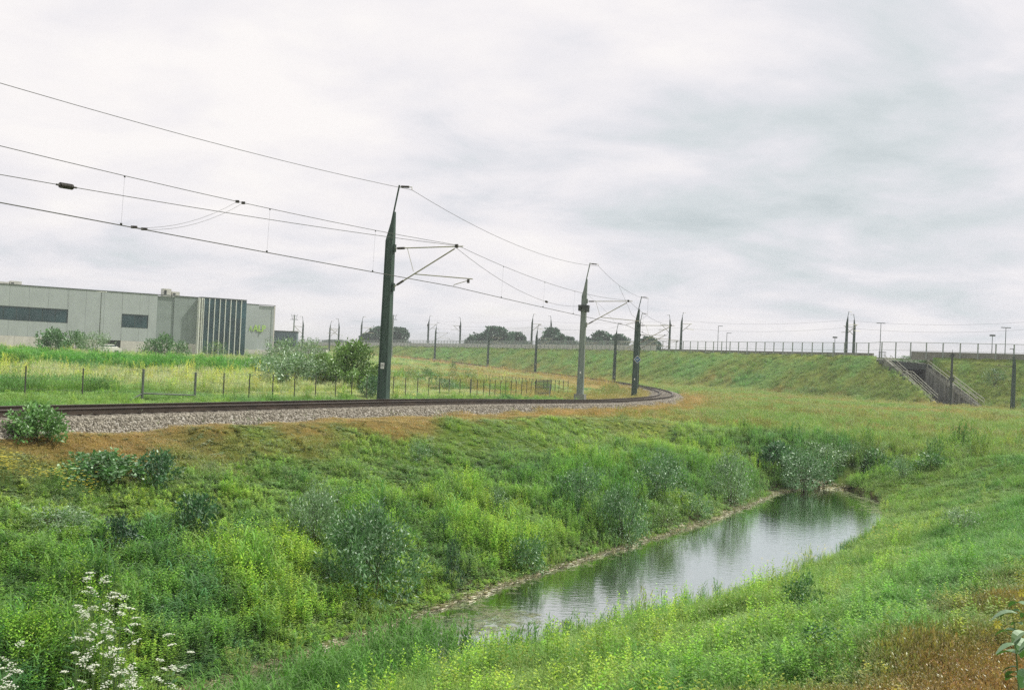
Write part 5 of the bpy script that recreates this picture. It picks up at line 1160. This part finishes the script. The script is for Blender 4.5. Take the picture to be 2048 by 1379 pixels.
S(852, 772, 70, 36, 'green thicket right of the foreground mast', 'fine', 'broad', 1, 2000)
S(812, 765, 62, 32, 'green thicket touching the right side of the foreground mast', 'fine', 'fine', 2, 1600)
S(905, 766, 24, 46, 'small upright conical bush behind the fence right of the foreground mast', 'fine', 'dark', 0, 1200)
S(938, 768, 44, 32, 'round green bush right of the small conical bush', 'fine', 'broad', 2, 1200)
S(890, 782, 80, 26, 'low dark hedge below the small conical bush', 'fine', 'dark', 1, 1500)
S(106, 704, 70, 46, 'dark bush in front of the warehouse below its long window', 'broad', 'broad', 0, 2000)
S(150, 703, 52, 42, 'bush beside the dark one in front of the warehouse, pale tips', 'broad', 'broad', 1, 1600)
S(190, 708, 72, 46, 'grey-green bush in front of the warehouse between two windows', 'willow', 'grey', 1, 2200)
S(236, 704, 38, 24, 'small bush before the dark loading door', 'broad', 'broad', 2, 900)
S(302, 712, 42, 36, 'left bush of the three below the small window', 'broad', 'broad', 1, 1100)
S(328, 714, 44, 46, 'tallest middle bush of the three below the small window', 'broad', 'broad', 0, 1300)
S(360, 713, 40, 32, 'right bush of the three below the small window', 'broad', 'broad', 2, 1000)
S(430, 716, 58, 34, 'yellow-green bush at the foot of the glazed corner', 'fine', 'yellow', 1, 1300)
S(1990, 760, 60, 26, 'dark bush on the embankment slope near the right edge', 'fine', 'dark', 1, 1200, d=156)
S(1822, 716, 92, 14, 'low green bushes on top of the underpass beam', 'fine', 'broad', 0, 2600, d=171.5, z=2.0, depth=.3)

# far trees
def tree(px, top, wpx, d, label, seed, base=694):
    g = at(px, base, d); zb = Tz(g.x, g.y); zt_ = at(px, top, d).z; H = zt_ - zb; W = wpx*d/F_PX/2
    r = empty('tree', (g.x, g.y, zb), 0, label=label, cat='tree', group='round trees behind the embankment')
    R_2 = random.Random(seed); L = LB(); K = 60; cl = []
    for k in range(K):
        a = R_2.uniform(0, 6.28); hh = R_2.random(); rad = math.sqrt(max(.03, 1 - hh**2.2))*R_2.uniform(.2, 1); cl.append((Vector((math.cos(a)*rad*W, math.sin(a)*rad*W*.8, H*(.22 + .72*hh))), R_2.uniform(.10, .2)*W*.8 + .5, R_2.uniform(.6, 1.3)))
    for k in range(5200):
        c, sg, lm = cl[R_2.randrange(K)]; o = Vector((R_2.gauss(0, 1), R_2.gauss(0, 1), R_2.gauss(0, .8))).normalized()*sg*R_2.uniform(.4, 1.15); p_ = c + o; p_.z = min(p_.z, H*1.0)
        leafq(L, R_2, p_, o + Vector((R_2.gauss(0, .5), R_2.gauss(0, .5), R_2.gauss(0, .5))), R_2.uniform(.6, 1.2), R_2.uniform(.5, .9), tuple(x_*lm for x_ in rj(R_2, W1, .25)))
    link('crown', L.mesh('crown', LM_['tree']), r)
    tr = MB().tube([(0, 0, -.3), (0, 0, H*.4)], [.4, .25], 7)
    for k in range(5): a = k*1.26; tr.tube([(0, 0, H*.3), (math.cos(a)*W*.45, math.sin(a)*W*.4, H*.62)], [.2, .07], 5)
    tr.build('trunk', MT['bark'], r)
tree(757, 655, 52, 470, 'left half of the first round tree, left of the foreground mast', 1)
tree(795, 657, 54, 465, 'round tree just right of the foreground mast', 2)
tree(740, 668, 44, 480, 'low sparse tree at the left of the first tree group', 7)
tree(985, 655, 84, 430, 'largest round tree, right of the mast with the switch box', 3)
tree(1028, 666, 52, 440, 'low round tree joined to the right side of the largest tree', 4)
tree(950, 674, 40, 440, 'small low tree at the left foot of the largest tree', 8)
tree(1103, 658, 58, 420, 'second round tree, seen behind the thin mast', 5)
tree(1135, 676, 48, 430, 'low tree sloping away right of the second round tree', 6)
tree(1198, 664, 58, 410, 'tree directly right of the pale collared mast', 9)
tree(1238, 670, 50, 415, 'low tree between the pale collared mast and the blue diamond mast', 10)
tree(1295, 676, 62, 400, 'low tree right of the blue diamond mast', 11)
tree(668, 682, 60, 560, 'low hedge-like tree far behind the yellow-green bush', 12)

# white umbels, lower left
def umbel(px, py, d, H, label, seed, heads=6):
    r2 = random.Random(seed); g = at(px, py, d); zt_ = g.z; zb = Tz(g.x, g.y)
    r = empty('white_umbel_plant', (g.x, g.y, zb - .03), r2.uniform(0, 6.28), label=label, cat='wildflower', group='white umbel plants at the lower left'); h = max(.5, zt_ - zb)
    st_ = MB(); L2_ = LB()
    for k in range(heads):
        a = r2.uniform(0, 6.28); o = r2.uniform(.05, .32); hh = h*r2.uniform(.7, 1.02); x_, y_ = math.cos(a)*o, math.sin(a)*o; tx_, ty_ = r2.uniform(-.7, .7), r2.uniform(-.7, .7); sz_ = r2.uniform(.05, .11)
        st_.tube([(0, 0, 0), (x_*.4, y_*.4, hh*.5), (x_, y_, hh-.05)], [.008, .006, .004], 5)
        for j in range(14):
            aa = j*2.4; ro = sz_*math.sqrt(j/14)*r2.uniform(.8, 1.15); ux, uy = x_ + math.cos(aa)*ro, y_ + math.sin(aa)*ro; hj = hh + tx_*(ux-x_) + ty_*(uy-y_) - ro*ro*2.5; st_.tube([(x_, y_, hh-.05), (ux, uy, hj)], .0015, 3, False)
            for i_ in range(5): b_ = i_*1.256 + aa; L2_.poly([(ux, uy, hj+.004), (ux+math.cos(b_-.45)*.022, uy+math.sin(b_-.45)*.017, hj+r2.uniform(0, .02)), (ux+math.cos(b_+.45)*.017, uy+math.sin(b_+.45)*.017, hj+r2.uniform(0, .02))], rj(r2, (.78, .78, .72), .15))
    lv = LB()
    for k in range(26): p_ = Vector((r2.uniform(-.12, .12), r2.uniform(-.12, .12), r2.uniform(.1, h*.75))); leaf(lv, r2, p_, rdir(r2, .3), r2.uniform(.1, .22), .05, rj(r2, W1, .2))
    st_.build('stem', MAT_STEM, r); o_ = link('flower_head', L2_.mesh('flower_head', MAT_PETAL), r); link('leaves', lv.mesh('leaves', LM_['broad']), r)
MAT_STEM = mat_basic('green_stem', (.12, .2, .06), .7); MAT_PETAL = mat_leaf('petal', (1.0, 1.0, .98), .05, .25)
for k, (px, py, d, lab) in enumerate(((195, 1140, 18.5, 'topmost of the white umbel plants at the lower left'), (240, 1190, 17.5, 'white umbel plant just below the topmost one, to its right'), (150, 1215, 17.0, 'white umbel plant left of the middle of the cluster'),
        (205, 1245, 16.5, 'white umbel plant in the centre of the cluster'), (270, 1285, 16.0, 'rightmost white umbel plant of the cluster'), (165, 1310, 15.5, 'white umbel plant low in the cluster, left side'),
        (235, 1335, 15.2, 'white umbel plant low in the cluster, right side'), (8, 1290, 15.5, 'white umbel plant cut by the left edge of the picture'), (12, 1350, 15.0, 'white umbel plant in the bottom left corner'), (130, 1365, 14.8, 'lowest white umbel plant of the cluster'), (330, 1340, 15.2, 'small white umbel plant right of the cluster, near the bottom'), (345, 1255, 17, 'single white umbel plant right of the cluster, higher up'))):
    umbel(px, py, d, 1, lab, k, 11 if k < 9 else 6)
# small white flowers near the lower edge in the reeds
# big-leaved plant at the right edge, close to the train
g = at(2062, 1345, 8.2); zb = Tz(g.x, g.y); bp = empty('broad_leaved_plant', (g.x, g.y, zb), label='tall plant with broad drooping leaves and yellow flowers at the right edge, close by', cat='plant'); zt_ = at(2040, 1195, 8.2).z - zb
r2 = random.Random(5); st_ = MB(); 
for k in range(3):
    a = k*2.1; st_.tube([(0, 0, -.05), (math.cos(a)*.08, math.sin(a)*.08, zt_*.5), (math.cos(a)*.16, math.sin(a)*.16, zt_*(.98-.1*k))], [.012, .009, .004], 6)
st_.build('stem', MAT_STEM, bp)
for k in range(46):
    L = LB(); a = r2.uniform(0, 6.28); t_ = r2.uniform(.25, .98); p_ = Vector((math.cos(a)*.06, math.sin(a)*.06, zt_*t_)); ll = r2.uniform(.11, .2); d_ = Vector((math.cos(a), math.sin(a), r2.uniform(-.1, .35))).normalized(); sd = Vector((-d_.y, d_.x, 0)).normalized()
    rows = []
    for j in range(6):
        u = j/5; ww = ll*.30*math.sin(math.pi*(u*.92+.04))**.8; c = p_ + d_*(ll*u + .05) + Vector((0, 0, -ll*.55*u*u)); rows += [c - sd*ww + Vector((0, 0, ww*.35)), c, c + sd*ww + Vector((0, 0, ww*.35))]
    L.poly(rows, rj(r2, (1.25, 1.2, 1.1), .25), [(3*j, 3*j+1, 3*j+4, 3*j+3) for j in range(5)] + [(3*j+1, 3*j+2, 3*j+5, 3*j+4) for j in range(5)]); link('leaf', L.mesh('leaf', LM_['broad']), bp)
MY = mat_basic('yellow_petal', (.62, .60, .06), .6)
for k, (px, py) in enumerate(((2042, 1184), (1994, 1247))):
    q_ = at(px, py, 8.15); m = MB()
    c = q_ - Vector((g.x, g.y, zb))
    for j in range(6): a = j*1.047; m.add([c, c + Vector((math.cos(a-.4)*.028, -.01, math.sin(a-.4)*.028)), c + Vector((math.cos(a)*.036, -.018, math.sin(a)*.036)), c + Vector((math.cos(a+.4)*.028, -.01, math.sin(a+.4)*.028))], [(0, 1, 2, 3)])
    m.build('flower', MY, bp); MB().tube([c + Vector((0, .01, 0)), Vector((.06, 0, c.z-.25))], .003, 4).build('flower_stalk', MAT_STEM, bp)

# ------------------------------------------------------------------ air
if HAZE > 0:
    hm = bpy.data.materials.new('air'); hm.use_nodes = True; t = hm.node_tree; t.nodes.clear(); o = N(t, 'ShaderNodeOutputMaterial'); v = N(t, 'ShaderNodeVolumePrincipled')
    v.inputs['Color'].default_value = (.86, .9, .92, 1); v.inputs['Density'].default_value = HAZE; v.inputs['Anisotropy'].default_value = 0.2; t.links.new(v.outputs[0], o.inputs['Volume'])
    tag(MB().box(-5200, 5200, -5200, 5200, -9.5, 22).build('haze', hm), kind='stuff')
